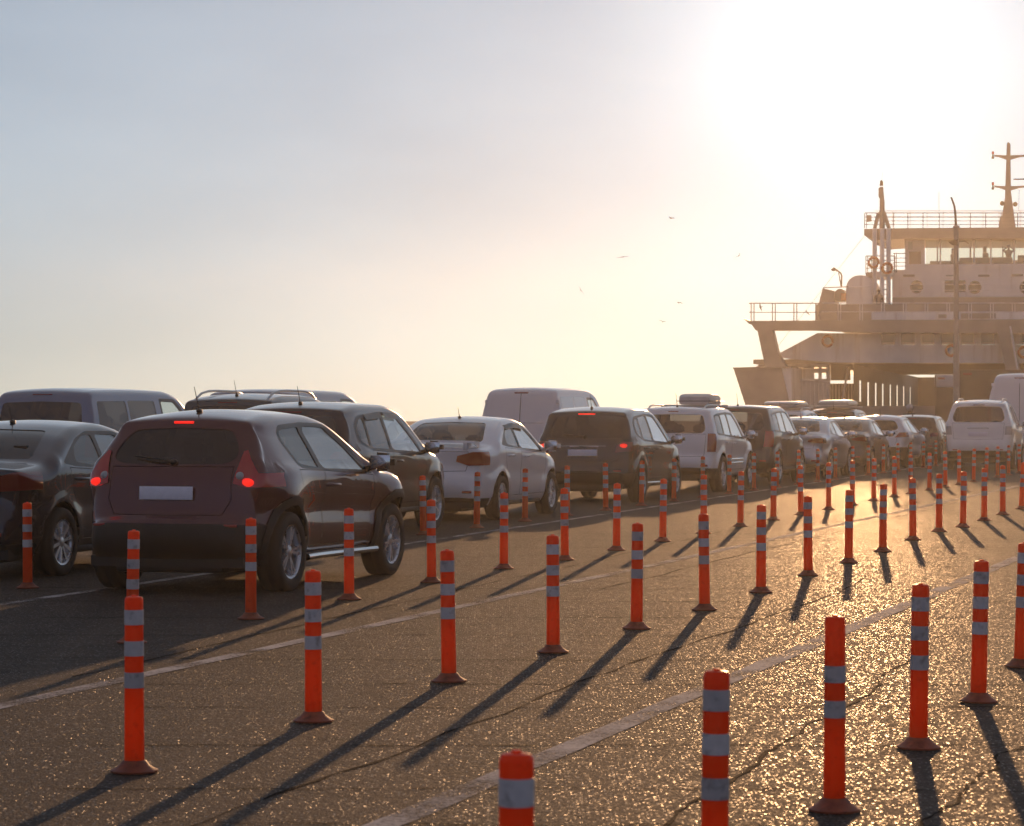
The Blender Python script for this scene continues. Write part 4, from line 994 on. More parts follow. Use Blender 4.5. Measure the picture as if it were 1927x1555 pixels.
# ------------------------------------------------------------------ ferry at the quay
FZ, FTH = 150.0, R(12.0)
FO = Vector(((1650-CX)*FZ/F, FZ, 0)); FU = Vector((math.cos(FTH), -math.sin(FTH), 0)); FV = Vector((math.sin(FTH), math.cos(FTH), 0))
ferry = thing('ferry', 'white car ferry with open bow and tall bridge moored behind the queue', 'ferry', FO, -FTH)
def ray(x, y): return Vector(((x-CX)/F, 1., -(y-YH)/F))
def fp(x, y, v):
    """photo pixel on the ship's cross plane v metres aft of the bow -> (u, h) in the ship's own frame"""
    d = ray(x, y); o = Vector((0, 0, HC))-FO; t = (v-o.dot(FV))/d.dot(FV); p = o+d*t; return p.dot(FU), p.z
def fpu(x, y, u):
    """the same on the lengthwise plane at u -> (v, h)"""
    d = ray(x, y); o = Vector((0, 0, HC))-FO; t = (u-o.dot(FU))/d.dot(FU); p = o+d*t; return p.dot(FV), p.z
M['ship'] = mat('ship_white_paint', (.88,.84,.84), .45, var=.10, vscale=.8, bump=.05, bscale=3)
def streaks(m, col_, amount):
    """rust and soot running down the plating"""
    t = m.node_tree; b_ = t.nodes['Principled BSDF']; src = b_.inputs['Base Color'].links[0].from_socket; co = N(t, 'ShaderNodeTexCoord')
    mp = N(t, 'ShaderNodeMapping'); mp.inputs['Scale'].default_value = (2.6, 2.6, .22); t.links.new(co.outputs['Object'], mp.inputs['Vector'])
    nz = N(t, 'ShaderNodeTexNoise'); nz.inputs['Scale'].default_value = 1.; nz.inputs['Detail'].default_value = 6; t.links.new(mp.outputs[0], nz.inputs['Vector'])
    rp = N(t, 'ShaderNodeMapRange'); rp.inputs['From Min'].default_value = .55; rp.inputs['From Max'].default_value = .78; rp.inputs['To Max'].default_value = amount; t.links.new(nz.outputs['Fac'], rp.inputs['Value'])
    mx2 = N(t, 'ShaderNodeMix', data_type='RGBA'); mx2.inputs[7].default_value = (*col_, 1); t.links.new(rp.outputs[0], mx2.inputs[0]); t.links.new(src, mx2.inputs[6]); t.links.new(mx2.outputs[2], b_.inputs['Base Color'])
streaks(M['ship'], (.30,.18,.11), .55)
M['ship_shadow'] = mat('ship_shaded_white', (.32,.27,.25), .5, var=.2, vscale=.9)  # darker copy of the ship's white, with shade put into the colour
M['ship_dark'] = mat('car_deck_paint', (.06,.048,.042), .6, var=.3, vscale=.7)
M['ship_rail'] = mat('ship_rail_paint', (.30,.26,.24), .5, var=.2, vscale=4)
M['ship_glass'] = glass('bridge_glass', (.82,.86,.80))
M['ship_window'] = mat('dark_ship_window', (.03,.03,.03), .1, coat=1.)
M['buoy'] = mat('lifebuoy_orange', (.65,.16,.05), .5, var=.2, vscale=8)
M['hull'] = mat('hull_paint', (.28,.24,.23), .5, var=.25, vscale=.5)
M['red_glass'] = mat('red_signal_lamp', (.55,.03,.03), .2, coat=1.)
def fpoly(pts, v, dep, name, m, parent=ferry):
    return G().prism([fp(x, y, v) for x, y in pts], v, v+dep, 1).obj(name, m, parent)
def frect(x0, y0, x1, y1, v, dep, name, m, parent=ferry, bev=0.):
    a = fp(x0, y1, v); b = fp(x1, y0, v)
    return G().box((a[0], v, a[1]), (b[0], v+dep, b[1]), bev).obj(name, m, parent)
def fpt(x, y, v): u, h = fp(x, y, v); return (u, v, h)
def ftube(pts, r, name, m, parent=ferry, n=8): return G().tube([fpt(*p) for p in pts], r, n).obj(name, m, parent)
def railing(xs, ys, v, posts, name='railing', r=.028, m=None, parent=ferry):
    """rails at rows ys between columns xs, uprights at posts"""
    m = m or M['ship_rail']; o = ftube([(xs[0], ys[0], v), (xs[1], ys[0], v)], r, name, m, parent, 6)
    for y in ys[1:-1]: ftube([(xs[0], y, v), (xs[1], y, v)], r*.75, 'rail', m, o, 6)
    for x in posts: ftube([(x, ys[0], v), (x, ys[-1], v)], r*.9, 'stanchion', m, o, 6)
    return o
# hull and car deck
u0 = fp(1402, 700, 0)[0]; u1 = u0+17.5; DK = fp(1600, 764, 0)[1]
G().prism([(u0, -1.9), (u1, -1.9), (u1, DK), (u0, DK)], 1.0, 52, 1).obj('hull', M['hull'], ferry)
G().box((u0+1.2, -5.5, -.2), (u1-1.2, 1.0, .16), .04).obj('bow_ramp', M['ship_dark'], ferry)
fpoly([(1380,693),(1470,690.5),(1487,764),(1403,764)], -1.6, 3.2, 'bow_bulwark', M['ship_shadow'])
fpoly([(1470,690.5),(1489,691),(1490,764),(1487.5,764)], -1.5, 5.5, 'bulwark_end', M['ship'])
fpoly([(1378,692),(1490,688.8),(1490,691.5),(1380,694.5)], -1.75, 3.4, 'bulwark_cap', M['ship_rail'])
fpoly([(1436,681),(1560,668),(1560,691),(1420,692)], 3.2, .4, 'bow_side_plate', M['ship'])
# portal over the bow: cross beam, raked legs
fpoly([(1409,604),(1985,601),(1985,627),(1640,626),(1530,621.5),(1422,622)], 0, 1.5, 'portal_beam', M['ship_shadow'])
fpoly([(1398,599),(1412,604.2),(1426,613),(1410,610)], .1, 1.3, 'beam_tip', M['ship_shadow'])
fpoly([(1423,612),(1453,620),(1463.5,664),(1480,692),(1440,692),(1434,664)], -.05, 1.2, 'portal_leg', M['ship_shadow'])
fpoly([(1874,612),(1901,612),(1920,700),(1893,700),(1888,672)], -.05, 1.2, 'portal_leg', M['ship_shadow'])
ftube([(1901,614,-.1),(1915,696,-.1)], .05, 'leg_pipe', M['ship'])
railing((1409, 1546), (571, 588, 604), .2, [1413.5,1419,1453.5,1459,1494,1499.5,1535,1540], r=.035)
railing((1546, 1985), (570.5, 587, 603), .2, [x for k in range(11) for x in (1577+41*k, 1582+41*k)], m=M['ship'], r=.028)
# front of the upper car deck house with its row of windows
v1 = 1.7
fpoly([(1464,666),(1538,627),(1644,628),(1644,683),(1560,682),(1470,674)], v1, .35, 'side_house', M['ship'])
wx = [(1658,1684),(1695.5,1721),(1733,1758.5),(1770.5,1796.5),(1808,1833.5),(1846,1871.5),(1921,1946)]
xs = [1644]+[x for w_ in wx for x in w_]+[1985]
fpoly([(1644,648.5),(1985,649),(1985,684),(1644,683)], v1, .35, 'house_front', M['ship'])
fpoly([(1644,616),(1985,616),(1985,624),(1644,624)], v1+.02, .33, 'house_front', M['ship'])
for k in range(0, len(xs), 2): frect(xs[k], 624, xs[k+1], 648.5, v1+.01, .33, 'window_post', M['ship'])
for a, b in wx:
    o = frect(a, 624, b, 648.5, v1+.30, .05, 'house_window', M['ship_window']); frect(a-.5, 645.2, b+.5, 646.6, v1+.22, .06, 'window_sill', M['ship_shadow'], o)
def ring(x, y, v, r, tr, name, m, parent=ferry):
    u, h = fp(x, y, v); pts = [(u+r*math.cos(t), v, h+r*math.sin(t)) for t in [2*math.pi*k/20 for k in range(21)]]
    return G().tube(pts, tr, 8, False).obj(name, m, parent)
for x, y in ((1557.5,642),(1790,660),(1927,663)): ring(x, y, v1-.08, .28, .075, 'lifebuoy', M['buoy'])
# open car deck: roof, pierced side wall, end plates
vA, hC = v1+.35, fp(1700, 684, v1)[1]
G().box((u0+.2, vA, hC), (u1, 46, hC+.25)).obj('deck_ceiling', mat('ceiling_paint', (.50,.40,.28), .2, var=.25, vscale=.4), ferry)
for k in range(12): G().box((u0+3.8, vA+1.5+k*3.4, hC-.06), (u1, vA+1.75+k*3.4, hC-.003)).obj('ceiling_beam', M['ship_dark'], ferry)
uW = fp(1619, 740, 7.5)[0]
slots = []
for x, yt, yb, wp in ((1619,716,756,3.2),(1634,719.5,764,3.0),(1648.3,721,766,2.8),(1661.5,722.5,767,2.6),(1675.7,724,767,2.2),(1688.5,725.5,767,2.0),(1700.8,727,768,1.8),(1713,729,768,1.4)):
    va, ha = fpu(x-wp/2, yt, uW); vb, _ = fpu(x+wp/2, yt, uW); slots.append((va, vb, ha, fpu(x, yb, uW)[1]))
ends = [3.2]+[q for s_ in slots for q in s_[:2]]+[slots[-1][1]+9]
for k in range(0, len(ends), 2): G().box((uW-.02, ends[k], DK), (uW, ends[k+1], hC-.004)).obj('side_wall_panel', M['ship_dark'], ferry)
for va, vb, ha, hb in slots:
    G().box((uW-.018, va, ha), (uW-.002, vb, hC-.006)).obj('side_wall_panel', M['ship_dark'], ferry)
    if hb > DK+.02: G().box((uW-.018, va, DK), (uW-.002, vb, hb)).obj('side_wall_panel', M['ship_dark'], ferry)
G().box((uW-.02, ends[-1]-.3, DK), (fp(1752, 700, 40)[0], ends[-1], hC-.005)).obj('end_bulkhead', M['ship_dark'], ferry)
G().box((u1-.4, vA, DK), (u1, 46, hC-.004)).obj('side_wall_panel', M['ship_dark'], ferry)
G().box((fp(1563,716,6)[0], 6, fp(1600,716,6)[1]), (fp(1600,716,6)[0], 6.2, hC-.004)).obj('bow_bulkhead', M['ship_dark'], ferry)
# left bow plating with four small openings
for y0, y1 in ((676,682),(693.5,702),(713,764)): frect(1488, y0, 1562, y1, 4.4, .2, 'bow_plating', M['ship'])
for y0, y1 in ((682,693.5),(702,713)):
    for xa, xb in ((1488,1532),(1540,1546),(1555,1562)): frect(xa, y0, xb, y1, 4.41, .18, 'bow_plating', M['ship'])
ftube([(1497,715,3.0),(1562,719,3.0)], .05, 'bow_handrail', M['ship'])
for x in range(1500, 1560, 8): ftube([(x, 716+(x-1500)*.06, 3.0), (x, 764, 3.0)], .03, 'stanchion', M['ship'])
frect(1556, 722, 1606, 764, 5.0, .2, 'ramp_gate', M['ship_dark'])
for x in range(1560, 1606, 6): frect(x, 723, x+1.6, 764, 4.9, .09, 'gate_rib', M['ship_shadow'])
ftube([(1584,764,4.5),(1596,690,4.5)], .06, 'gate_arm', M['ship'])
ftube([(1560,764,4.4),(1556,690,4.4)], .06, 'gate_arm', M['ship'])
# promenade deck: parapet and deck house
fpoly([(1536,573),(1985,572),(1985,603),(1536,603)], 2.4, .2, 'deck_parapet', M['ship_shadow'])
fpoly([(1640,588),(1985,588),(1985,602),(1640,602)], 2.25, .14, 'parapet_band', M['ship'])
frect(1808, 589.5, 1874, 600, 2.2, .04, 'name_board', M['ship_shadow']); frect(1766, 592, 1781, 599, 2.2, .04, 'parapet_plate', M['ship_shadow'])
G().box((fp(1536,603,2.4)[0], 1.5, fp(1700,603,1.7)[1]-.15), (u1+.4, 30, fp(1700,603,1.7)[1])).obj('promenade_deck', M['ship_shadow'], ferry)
v2 = 5.0
fpoly([(1679,508),(1703,508),(1703,498),(1985,496),(1985,592),(1679,592)], v2, 9.0, 'deck_house', M['ship'])
def porthole(x, y, r, v): 
    u, h = fp(x, y, v); o = G().lathe([(0,.02),(r,.02),(r,.0)], 24, 'y', (u, v, h)).obj('porthole', M['ship_window'], ferry); ring(x, y, v-.02, r, .03, 'porthole_rim', M['ship_shadow'], o)
for x, y in ((1725,540),(1834.5,541),(1931,541)): porthole(x, y, .34, v2)
frect(1778, 528, 1817, 550, v2-.03, .05, 'house_window', M['ship_window'])
for x0, x1, y in ((1700,1721,519),(1841,1862,519),(1904,1925,518)): frect(x0, y-2, x1, y+2, v2-.1, .12, 'vent_louvre', M['ship_shadow'])
frect(1780, 517.5, 1795, 520, v2-.12, .1, 'lamp_strip', M['lens_clear'])
for y in (536, 547, 558): ftube([(1680, y, 4.2), (1985, y-1, 4.2)], .02, 'deck_wire', M['ship'], n=6)
fpoly([(1679,560),(1985,559),(1985,573),(1679,573)], 3.2, .5, 'locker_bench', M['ship_shadow'])
# rounded tank, funnel casing, raft canister on the promenade deck
def tank(x0, x1, y0, y1, v, dep, name, m, roundness=.5):
    a = fp(x0, y1, v); b = fp(x1, y0, v); w_ = b[0]-a[0]; h_ = b[1]-a[1]; pts = []
    rr = min(w_, h_)*roundness
    pts = [(a[0], a[1]), (b[0], a[1])]
    for t in [math.pi/2*k/8 for k in range(9)]: pts.append((b[0]-rr+rr*math.cos(t), b[1]-rr+rr*math.sin(t)))
    for t in [math.pi/2*k/8 for k in range(9)]: pts.append((a[0]+rr-rr*math.sin(t), b[1]-rr+rr*math.cos(t)))
    return G().prism(pts, v, v+dep, 1).obj(name, m, ferry, sharp=50)
tank(1592, 1646, 518, 574, 3.6, 4.0, 'rounded_tank', M['ship'], .45)
fpoly([(1535,602),(1543,561),(1548.5,543),(1569,547.5),(1571,602)], 3.0, 3.0, 'funnel_casing', M['ship_shadow'])
tank(1570.5, 1591, 543.5, 567, 3.3, 1.5, 'raft_canister', M['ship_shadow'], .5)
frect(1583, 552, 1592, 566, 3.25, .06, 'canister_plate', M['buoy'])
ftube([(1548,542,3.1),(1596,540,3.1)], .03, 'casing_rail', M['ship_rail'])
ftube([(1598,541,3.3),(1640,539,3.3),(1642,570,3.3)], .03, 'tank_rail', M['ship'])
fl = ftube([(1583.5,541,3.4),(1584,519,3.4),(1582,514,3.4),(1568,504,3.4)], .045, 'floodlight_arm', M['ship_dark']); ftube([(1583,541,3.4),(1578,513,3.4)], .03, 'brace', M['ship_dark'], fl)
fpoly([(1563,507),(1568,504.5),(1573,509.5),(1566,510.5)], 3.25, .3, 'floodlight', M['steel'], fl)
# wing platform, triple pole mast with lifebuoys
fpoly([(1628,513),(1681,510),(1681,520),(1655,523),(1632,521)], 4.2, 3.0, 'wing_platform', M['ship'])
fpoly([(1628,513),(1650,513),(1644,523),(1630,521)], 4.1, .1, 'platform_lip', M['ship_shadow'])
railing((1629.5, 1684), (482, 490, 497, 505, 513), 4.2, [1629.5,1633,1640,1684,1687], r=.03)
railing((1681, 1705), (477, 486, 494, 501, 509), 4.6, [1683,1687], r=.03)
for x in (1646, 1660, 1672): ftube([(x, 603, 3.4), (x, 430, 3.4)], .13, 'mast_leg', M['ship'], n=10)
for y in (520, 545, 575): ftube([(1646, y, 3.4), (1672, y, 3.4)], .05, 'mast_rung', M['ship'], n=6)
ftube([(1646,430,3.4),(1653,402,3.4),(1657,397,3.4),(1661,397,3.4),(1664,402,3.4),(1673,430,3.4)], .11, 'mast_arch', M['ship_shadow'])
ms_ = ftube([(1660,430,3.4),(1660,380,3.4),(1658.5,352,3.4)], [.16,.14,.10], 'signal_mast', M['ship_shadow'])
fpoly([(1653,354),(1662,352),(1662,376),(1658,377),(1653,371)], 3.2, .3, 'lamp_box', M['ship_shadow'], ms_)
fpoly([(1655,350),(1662,349),(1661,341),(1659,338.5),(1656,341)], 3.25, .25, 'mast_lamp', M['ship_dark'], ms_); ftube([(1659.5,340,3.4),(1660.5,322,3.4)], .012, 'whip_aerial', M['ship_rail'], ms_)
for x, y in ((1644,494),(1669.5,505)): ring(x, y, 3.1, .27, .075, 'lifebuoy', M['buoy'])
for y in range(455, 600, 9): ftube([(1660, y, 3.35), (1672, y, 3.35)], .022, 'ladder_rung', M['ship'], n=6)
# bridge: see-through wheelhouse
frect(1703, 447, 1739, 498, v2+.1, .25, 'wheelhouse_wall', M['ship'])
frect(1709, 455, 1717, 470, v2+.06, .06, 'door_window', M['ship_glass'])
frect(1711, 474, 1733, 497, v2+.07, .05, 'wheelhouse_door', M['ship_shadow'])
for x, wd in ((1739,2.6),(1769.5,2.6),(1801,3),(1833,2.8),(1864.5,2.8),(1908.5,2.8),(1950,2.8)): frect(x-wd/2, 448, x+wd/2, 497, v2+.12, .16, 'window_mullion', M['ship'])
for x, wd in ((1764,2.2),(1826,3),(1853,7),(1887,2.2),(1930,2.2)): frect(x-wd/2, 448, x+wd/2, 497, v2+6.2, .2, 'window_mullion', M['ship_shadow'])
wxs = [1740.3,1768.2,1799.5,1831.6,1863,1907,1948.6]; wxe = [1768.2,1799.5,1831.6,1863,1907,1948.6]
for a, b in zip(wxs[:-1], wxe): frect(a+2.0, 449, b-.2, 496.5, v2+.20, .02, 'wheelhouse_window', M['ship_glass'])
frect(1739, 458, 1985, 461, v2+6.1, .08, 'sunshade_bar', M['ship_shadow'])
frect(1703, 447, 1708, 498, v2+6.2, .3, 'wheelhouse_wall', M['ship'])
frect(1750, 489, 1985, 500, v2+6.0, .3, 'wheelhouse_sill', M['ship_shadow'])
frect(1805, 484, 1905, 498, v2+1.6, .8, 'control_console', M['ship_dark'], bev=.05); frect(1915, 480, 1960, 498, v2+1.6, .8, 'control_console', M['ship_dark'], bev=.05)
frect(1849, 476, 1860, 497, v2+2.2, .6, 'helm_chair', M['ship_dark'], bev=.05); frect(1740, 494, 1985, 499, v2+1.4, 5, 'wheelhouse_floor', M['ship_dark'])
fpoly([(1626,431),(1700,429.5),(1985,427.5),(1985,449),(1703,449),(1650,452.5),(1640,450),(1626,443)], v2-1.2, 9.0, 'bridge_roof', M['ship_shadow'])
railing((1627, 1985), (401, 409, 416, 423, 430), v2-1.0, [1627,1631,1682,1708.5,1737,1767.5,1797,1826,1855,1884,1915,1945], r=.03)
railing((1645, 1985), (397, 408, 416, 428), v2+7.2, [1680,1713,1745,1775,1850,1880,1920], r=.022, m=M['ship'])
fpoly([(1630,405),(1640,405),(1640,417),(1632,418)], v2-.9, .05, 'notice_board', M['ship_shadow'])
ftube([(1767,397,v2),(1767,361,v2)], .012, 'whip_aerial', M['ship_rail']); ftube([(1917,397,v2),(1918,357,v2)], .014, 'whip_aerial', M['ship_rail'])
# main mast
vm = v2+2.5
fpoly([(1882,428),(1891,372),(1893.5,300),(1894.5,270),(1897.5,267.5),(1901,270),(1901,300),(1902,360),(1911,428)], vm, .8, 'main_mast', M['ship_shadow'])
for y in (292.5, 350.5):
    fpoly([(1871,y-1),(1894,y),(1894,y+8),(1880,y+3),(1871,y+1.5)], vm+.2, .35, 'mast_arm', M['ship_shadow']); fpoly([(1901,y),(1936,y-1.5),(1936,y+1),(1918,y+3),(1901,y+8)], vm+.2, .35, 'mast_arm', M['ship_shadow'])
    for x in (1868.5, 1936):
        u, h = fp(x, y, vm+.3); o = G().lathe([(.0,.22),(.08,.22),(.07,.1),(.07,.06)], 12, 'z', (u, vm+.3, h)).obj('signal_lamp', M['red_glass'], ferry)
        G().lathe([(.05,.06),(.05,-.05),(.075,-.06),(.075,-.2),(.0,-.21)], 12, 'z', (u, vm+.3, h)).obj('lamp_holder', M['steel'], o)
frect(1907, 335.5, 1960, 338.5, vm+.1, .25, 'radar_bar', M['ship_dark'])
for x, y in ((1886,383),(1910.5,384.5)): 
    u, h = fp(x, y, vm-.1); G().lathe([(0,.12),(.13,.1),(.14,0),(.03,-.14),(.03,-.3)], 16, 'y', (u, vm-.1, h)).obj('ship_horn', M['steel'], ferry)
fpoly([(1879,428),(1882,410),(1886,408),(1888,428)], vm-.1, .3, 'mast_locker', M['ship_shadow'])
ftube([(1626,445,4.0),(1463,653,1.0)], .012, 'stay_cable', M['ship_rail'], n=6)

# ------------------------------------------------------------------ lamp post on the quay
def at(x, y, Z): return px(x, y, Z)
lz = 102.0; bx_ = (1799.5-CX)*lz/F
lamp = thing('lamp_post', 'tall grey lamp post with bent top arm in front of the ferry', 'lamp post', (bx_, lz, 0))
def rel(x, y): p = at(x, y, lz); return (p.x-bx_, 0, p.z)
M['pole'] = mat('concrete_pole', (.36,.33,.33), .7, var=.25, vscale=2.5, bump=.2, bscale=30); M['pole_dark'] = mat('dark_steel_arm', (.05,.045,.04), .5, metal=.4)
z0 = rel(1799, 430)[2]
G().lathe([(.13,0),(.115,2.5),(.10,5.5),(.085,z0),(.0,z0)], 16).obj('pole', M['pole'], lamp)
G().box((-.11,-.11,z0-.02), (.11,.11,z0+.1), .02).obj('pole_cap', M['pole'], lamp)
G().tube([(0,0,z0), rel(1798,405), rel(1796,388), rel(1791,374), rel(1789.5,371)], [.045,.042,.04,.036,.03], 8).obj('bent_arm', M['pole_dark'], lamp)
a = rel(1795, 455)
G().prism([(a[0]-.20, a[2]), (a[0]+.12, a[2]+.08), (a[0]+.12, a[2]-.16), (a[0]-.06, a[2]-.12)], -.12, .10, 1).obj('loudspeaker', M['pole_dark'], lamp)
G().tube([(0,0,a[2]), (.3,0,a[2]+.02), (.46,0,a[2]-.06)], .02, 6).obj('side_arm', M['pole_dark'], lamp)

# ------------------------------------------------------------------ lorries rolling into the ferry
M['tarp'] = mat('brown_lorry_tarpaulin', (.09,.07,.06), .7, var=.25, vscale=1.5)
M['lorry_white'] = mat('lorry_white_panel', (.55,.52,.54), .45, var=.12, vscale=1.2)
def lorry(label, xl, xr, yt, Z, m, m2, L, split=None):
    w_ = (xr-xl)*Z/F; h_ = HC+(YH-yt)*Z/F; o = thing('lorry', label, 'lorry', (((xl+xr)/2-CX)*Z/F, Z, 0), -R(12))
    hb = .95
    if split:
        hs = HC+(YH-split)*Z/F
        G().box((-w_/2, 0, hs), (w_/2, L, h_), .04).obj('cargo_box', m, o); G().box((-w_/2+.04, .03, hb), (w_/2-.04, L, hs-.003), .03).obj('tail_lift', m2, o)
    else: 
        G().box((-w_/2, 0, hb), (w_/2, L, h_), .04).obj('cargo_box', m, o)
    for sx in (-w_/2+.02, w_/2-.02-.06): G().box((sx, -.04, hb), (sx+.06, -.003, h_-.02), .01).obj('corner_post', m2, o)
    G().box((-w_/2+.15, -.03, h_-.22), (-w_/2+.5, -.003, h_-.12), .01).obj('marker_lamp', M['lens_dark'], o)
    G().box((-w_/2+.2, .1, .62), (w_/2-.2, L, hb-.003), .02).obj('chassis', M['steel'], o)
    G().box((-w_/2+.05, .02, .50), (w_/2-.05, .14, .66), .02).obj('rear_bumper', M['steel'], o)
    for sx in (-1, 1):
        G().box((sx*(w_/2-.2)-.14, -.02, .68), (sx*(w_/2-.2)+.14, .03, .82), .01).obj('tail_lamp', M['lens'], o)
        for yy in (1.2, L-.6):
            tm, rm, dm = wheel_meshes(.48, .30, 8, 'single'); wh = link('wheel', tm, M['tyre'], o, (sx*(w_/2-.17), yy, .475), (0, 0, math.pi/2 if sx < 0 else math.pi/2)); wh.rotation_euler = (0, 0, R(90) if sx > 0 else R(-90))
            link('rim', rm, M['alloy'], wh)
    G().box((-w_/2+.12, L+.2, .7), (w_/2-.12, L+2.1, min(h_-.2, 2.9)), .15).obj('cab', m2, o)
    return o
lorry('brown covered lorry driving into the ferry, right of the lamp post', 1806, 1930, 696, 112, M['tarp'], M['tarp'], 6.0)
lorry('white box lorry driving into the ferry, left of the lamp post', 1759, 1822, 705.5, 134, M['lorry_white'], M['tarp'], 5.5, split=729)

# ------------------------------------------------------------------ people
def skin_mesh(name, joints, edges, sub=1):
    me = bpy.data.meshes.new(name); me.from_pydata([j[0] for j in joints], edges, []); o = bpy.data.objects.new(name, me); C.objects.link(o)
    o.modifiers.new('s', 'SKIN'); 
    for i, j in enumerate(joints):
        r = j[1]; me.skin_vertices[0].data[i].radius = r if isinstance(r, tuple) else (r, r); me.skin_vertices[0].data[i].use_root = (i == 0)
    m_ = o.modifiers.new('u', 'SUBSURF'); m_.levels = sub; m_.render_levels = sub
    dg = bpy.context.evaluated_depsgraph_get(); ev = o.evaluated_get(dg); res = bpy.data.meshes.new_from_object(ev); bpy.data.objects.remove(o); res.name = name; res.shade_smooth(); return res
def person(label, loc, rz, m, pose='stand', skin=None, hs=1.):
    J = [((0,0,.95), (.15,.11)), ((0,0,1.18), (.145,.105)), ((0,0,1.38), (.17,.11)), ((0,0,1.50), .06), ((0,.01,1.58), (.075,.085)), ((0,.02,1.70), (.08,.09)),
         ((-.10,0,.90), .095), ((-.11,.02,.50), .065), ((-.11,-.02,.09), .045), ((-.11,.12,.04), .04),
         ((.10,0,.90), .095), ((.11,.02,.50), .065), ((.11,-.02,.09), .045), ((.11,.12,.04), .04)]
    E = [(0,1),(1,2),(2,3),(3,4),(4,5),(0,6),(6,7),(7,8),(8,9),(0,10),(10,11),(11,12),(12,13)]
    for s in (-1, 1):
        n = len(J)
        if pose == 'binoculars': arm = [((s*.20,0,1.42), .065), ((s*.36,.10,1.46), .048), ((s*.10,.16,1.63), .036), ((s*.04,.19,1.65), .035)]
        elif pose == 'ride': arm = [((s*.20,0,1.42), .07), ((s*.32,.18,1.20), .055), ((s*.33,.42,1.10), .04), ((s*.33,.50,1.10), .04)]
        else: arm = [((s*.20,0,1.42), .065), ((s*.25,-.02,1.14), .048), ((s*.25,.06,.90), .036), ((s*.25,.08,.80), .035)]
        J += arm; E += [(2,n),(n,n+1),(n+1,n+2),(n+2,n+3)]
    if pose == 'ride':
        J[7] = ((-.20,.38,.72), .07); J[8] = ((-.20,.20,.36), .05); J[9] = ((-.20,.34,.30), .04)
        J[11] = ((.20,.38,.72), .07); J[12] = ((.20,.20,.36), .05); J[13] = ((.20,.34,.30), .04)
    J = [(tuple(c*hs for c in p), r) for p, r in J]
    o = link('person', skin_mesh('person', J, E), m, None, loc, (0, 0, rz)); tag(o, label, 'person')
    return o
M['cloth_dark'] = mat('dark_clothes', (.035,.03,.03), .85, var=.3, vscale=12); M['cloth_blue'] = mat('dull_blue_clothes', (.10,.11,.15), .85, var=.3, vscale=12)
M['hair'] = mat('dark_hair', (.02,.015,.012), .7, var=.3, vscale=30)
def ferry_world(u, v, h): return FO+FU*u+FV*v+Vector((0, 0, h))
def stand_on(x, y_head, v, label, rz, m, pose):
    u, h = fp(x, y_head, v); p = ferry_world(u, v, h-1.79); o = person(label, p, rz, m, pose)
    g = G(); g.ball((0,-.015,1.72), (.095,.105,.09), 12, 8); g.obj('hair', M['hair'], o, sharp=None); return o
stand_on(1898, 461, v2+3.6, 'person in dark clothes holding binoculars with raised arms on the bridge', R(180), M['cloth_dark'], 'binoculars')
stand_on(1793, 468, v2+3.2, 'person standing on the bridge just left of the lamp post', R(60), M['cloth_dark'], 'stand')
stand_on(1653.5, 545, 3.0, 'person in dull clothes standing among the mast poles on deck', R(180), M['cloth_blue'], 'stand')
# motorcyclist waiting on the ramp side
mp = px(1711, 790, 104); mp.z = 0.35
mc = thing('motorcycle', 'loaded motorcycle standing in front of the ferry, seen from behind', 'motorcycle', (mp.x, mp.y, 0), -R(10))
for yy in (0, 1.45):
    tm, rm, dm = wheel_meshes(.32, .13, 6, 'single'); wh = link('wheel', tm, M['tyre'], mc, (0, yy, .32), (0, 0, R(90))); link('rim', rm, M['alloy_dark'], wh)
G().box((-.13,.1,.62), (.13,.95,.86), .06).obj('seat', M['seat'], mc); G().ball((0,1.0,.86), (.18,.30,.17), 14, 8).obj('fuel_tank', paints['graphite'], mc)
G().box((-.11,.45,.28), (.11,1.05,.66), .05).obj('engine', M['steel'], mc)
for s in (-1, 1):
    G().box((s*.36-.14,-.25,.50), (s*.36+.14,.25,.86), .04).obj('pannier', M['plastic'], mc); G().tube([(s*.1,1.45,.34),(s*.1,1.25,.95)], .03, 8).obj('fork', M['rail'], mc)
    G().tube([(s*.45,1.08,1.16),(s*.62,1.05,1.30)], .012, 6).ball((s*.64,1.03,1.33), (.08,.02,.05), 10, 6).obj('mirror', M['trim'], mc)
G().tube([(-.42,1.02,1.12),(-.2,1.2,1.10),(.2,1.2,1.10),(.42,1.02,1.12)], .018, 8).obj('handlebar', M['steel'], mc)
G().box((-.24,-.32,.95), (.24,.08,1.28), .06).obj('top_case', M['plastic'], mc); G().box((-.12,-.30,.72), (.12,-.27,.78), .01).obj('tail_lamp', M['lens'], mc)
G().prism([(-.2,1.0),(.2,1.0),(.15,1.5),(-.15,1.5)], 1.28, 1.30, 1).obj('windshield', M['glass_tint'], mc)
rp_ = person('person in a dark jacket and helmet riding the motorcycle', (mp.x+.08, mp.y+.42, .07), -R(10), M['cloth_dark'], 'ride')
G().ball((0,.03,1.69), (.14,.16,.155), 16, 10).obj('helmet', mat('pale_helmet', (.35,.33,.34), .25, coat=1.), rp_, sharp=None)

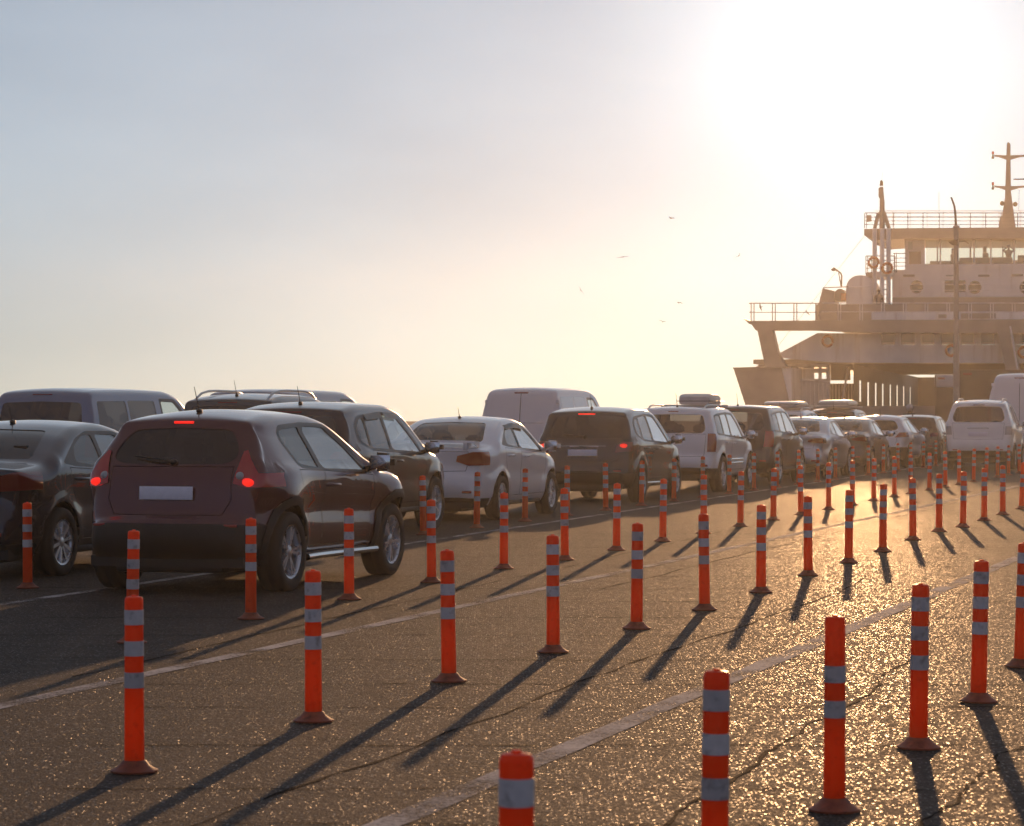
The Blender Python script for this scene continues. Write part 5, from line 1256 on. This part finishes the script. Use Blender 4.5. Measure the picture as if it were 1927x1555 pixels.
# ------------------------------------------------------------------ gulls
M['gull'] = mat('dark_gull_feathers', (.05,.04,.035), .8, var=.3, vscale=6)
def gull(label, x, y, Z, span, roll, yaw, dihedral, bend):
    """body and two bent wings as one skin"""
    s = span/2; n = 7; v = []; f = []
    body = [(-.18,.006),(-.13,.015),(-.05,.030),(.04,.034),(.10,.025),(.13,.022),(.17,.014),(.21,.003)]
    g = G(); g.tube([(0, b_[0], .01*math.sin(b_[0]*6)) for b_ in body], [b_[1] for b_ in body], 8)
    g.prism([(-.014,-.16),(.014,-.16),(.035,-.24),(-.035,-.24)], -.006, .006, 2)
    for sd in (-1, 1):
        pv_ = []
        for k in range(n+1):
            t = k/n; xx = sd*s*t; zz = dihedral*s*t if t < .45 else dihedral*s*.45+bend*s*(t-.45); ch = .16*(1-t**2.2)+.016; sw = .03*math.sin(t*3)-.09*max(0, t-.4)
            pv_.append([(xx, sw+ch*.5, zz), (xx, sw+ch*.1, zz+.026*(1-t)), (xx, sw-ch*.5, zz), (xx, sw, zz-.006)])
        v = [p for q in pv_ for p in q]; f = [(4*k+i, 4*k+(i+1) % 4, 4*k+4+(i+1) % 4, 4*k+4+i) for k in range(n) for i in range(4)]+[(0,1,2,3), tuple(4*n+i for i in (3,2,1,0))]
        g.add(v, f)
    o = g.obj('gull', M['gull'], None, sharp=60, loc=px(x, y, Z), rot=(R(-8), roll, yaw)); tag(o, label, 'gull', 'gulls over the quay'); return o
GZ = 185.
gull('gull gliding highest of all, seen edge on', 1264, 411, GZ, 0.62, R(10), R(28), .30, .05)
gull('gull with long level wings, left of the topmost gull', 1172, 484, GZ, 0.97, R(-7), R(3), .05, .05)
gull('gull with raised wings nearest above the bow of the ferry', 1390, 482, GZ, 0.89, R(-42), R(18), .45, -.35)
gull('lowest left gull banking steeply', 1093, 547, GZ, 0.89, R(58), R(-12), .30, -.40)
gull('small gull with drooping wings above the lowest gull', 1278, 570, GZ, 0.57, R(8), R(15), .30, -.7)
gull('lowest of the gulls in the open sky', 1247, 606, GZ, 0.68, R(12), R(-15), .5, -.6)
gull('gull passing behind the ferry bow railing', 1431, 578, 165., .5, R(75), R(20), .2, -.2)
gull('gull diving beside the ferry funnel casing', 1520, 589, 165., .45, R(50), R(10), .1, -.1)
# ------------------------------------------------------------------ low sunlit air
hz = bpy.data.materials.new('sunlit_haze'); hz.use_nodes = True; t = hz.node_tree; t.nodes.remove(t.nodes['Principled BSDF'])
pv = N(t, 'ShaderNodeVolumePrincipled'); pv.inputs['Color'].default_value = (1.0, .97, .93, 1); pv.inputs['Density'].default_value = HAZE_DENSITY
pv.inputs['Anisotropy'].default_value = HAZE_G
t.links.new(pv.outputs[0], t.nodes['Material Output'].inputs['Volume'])
tag(G().box((-1500, -80, -6), (1500, 345, 18.5)).obj('haze', hz), kind='stuff')
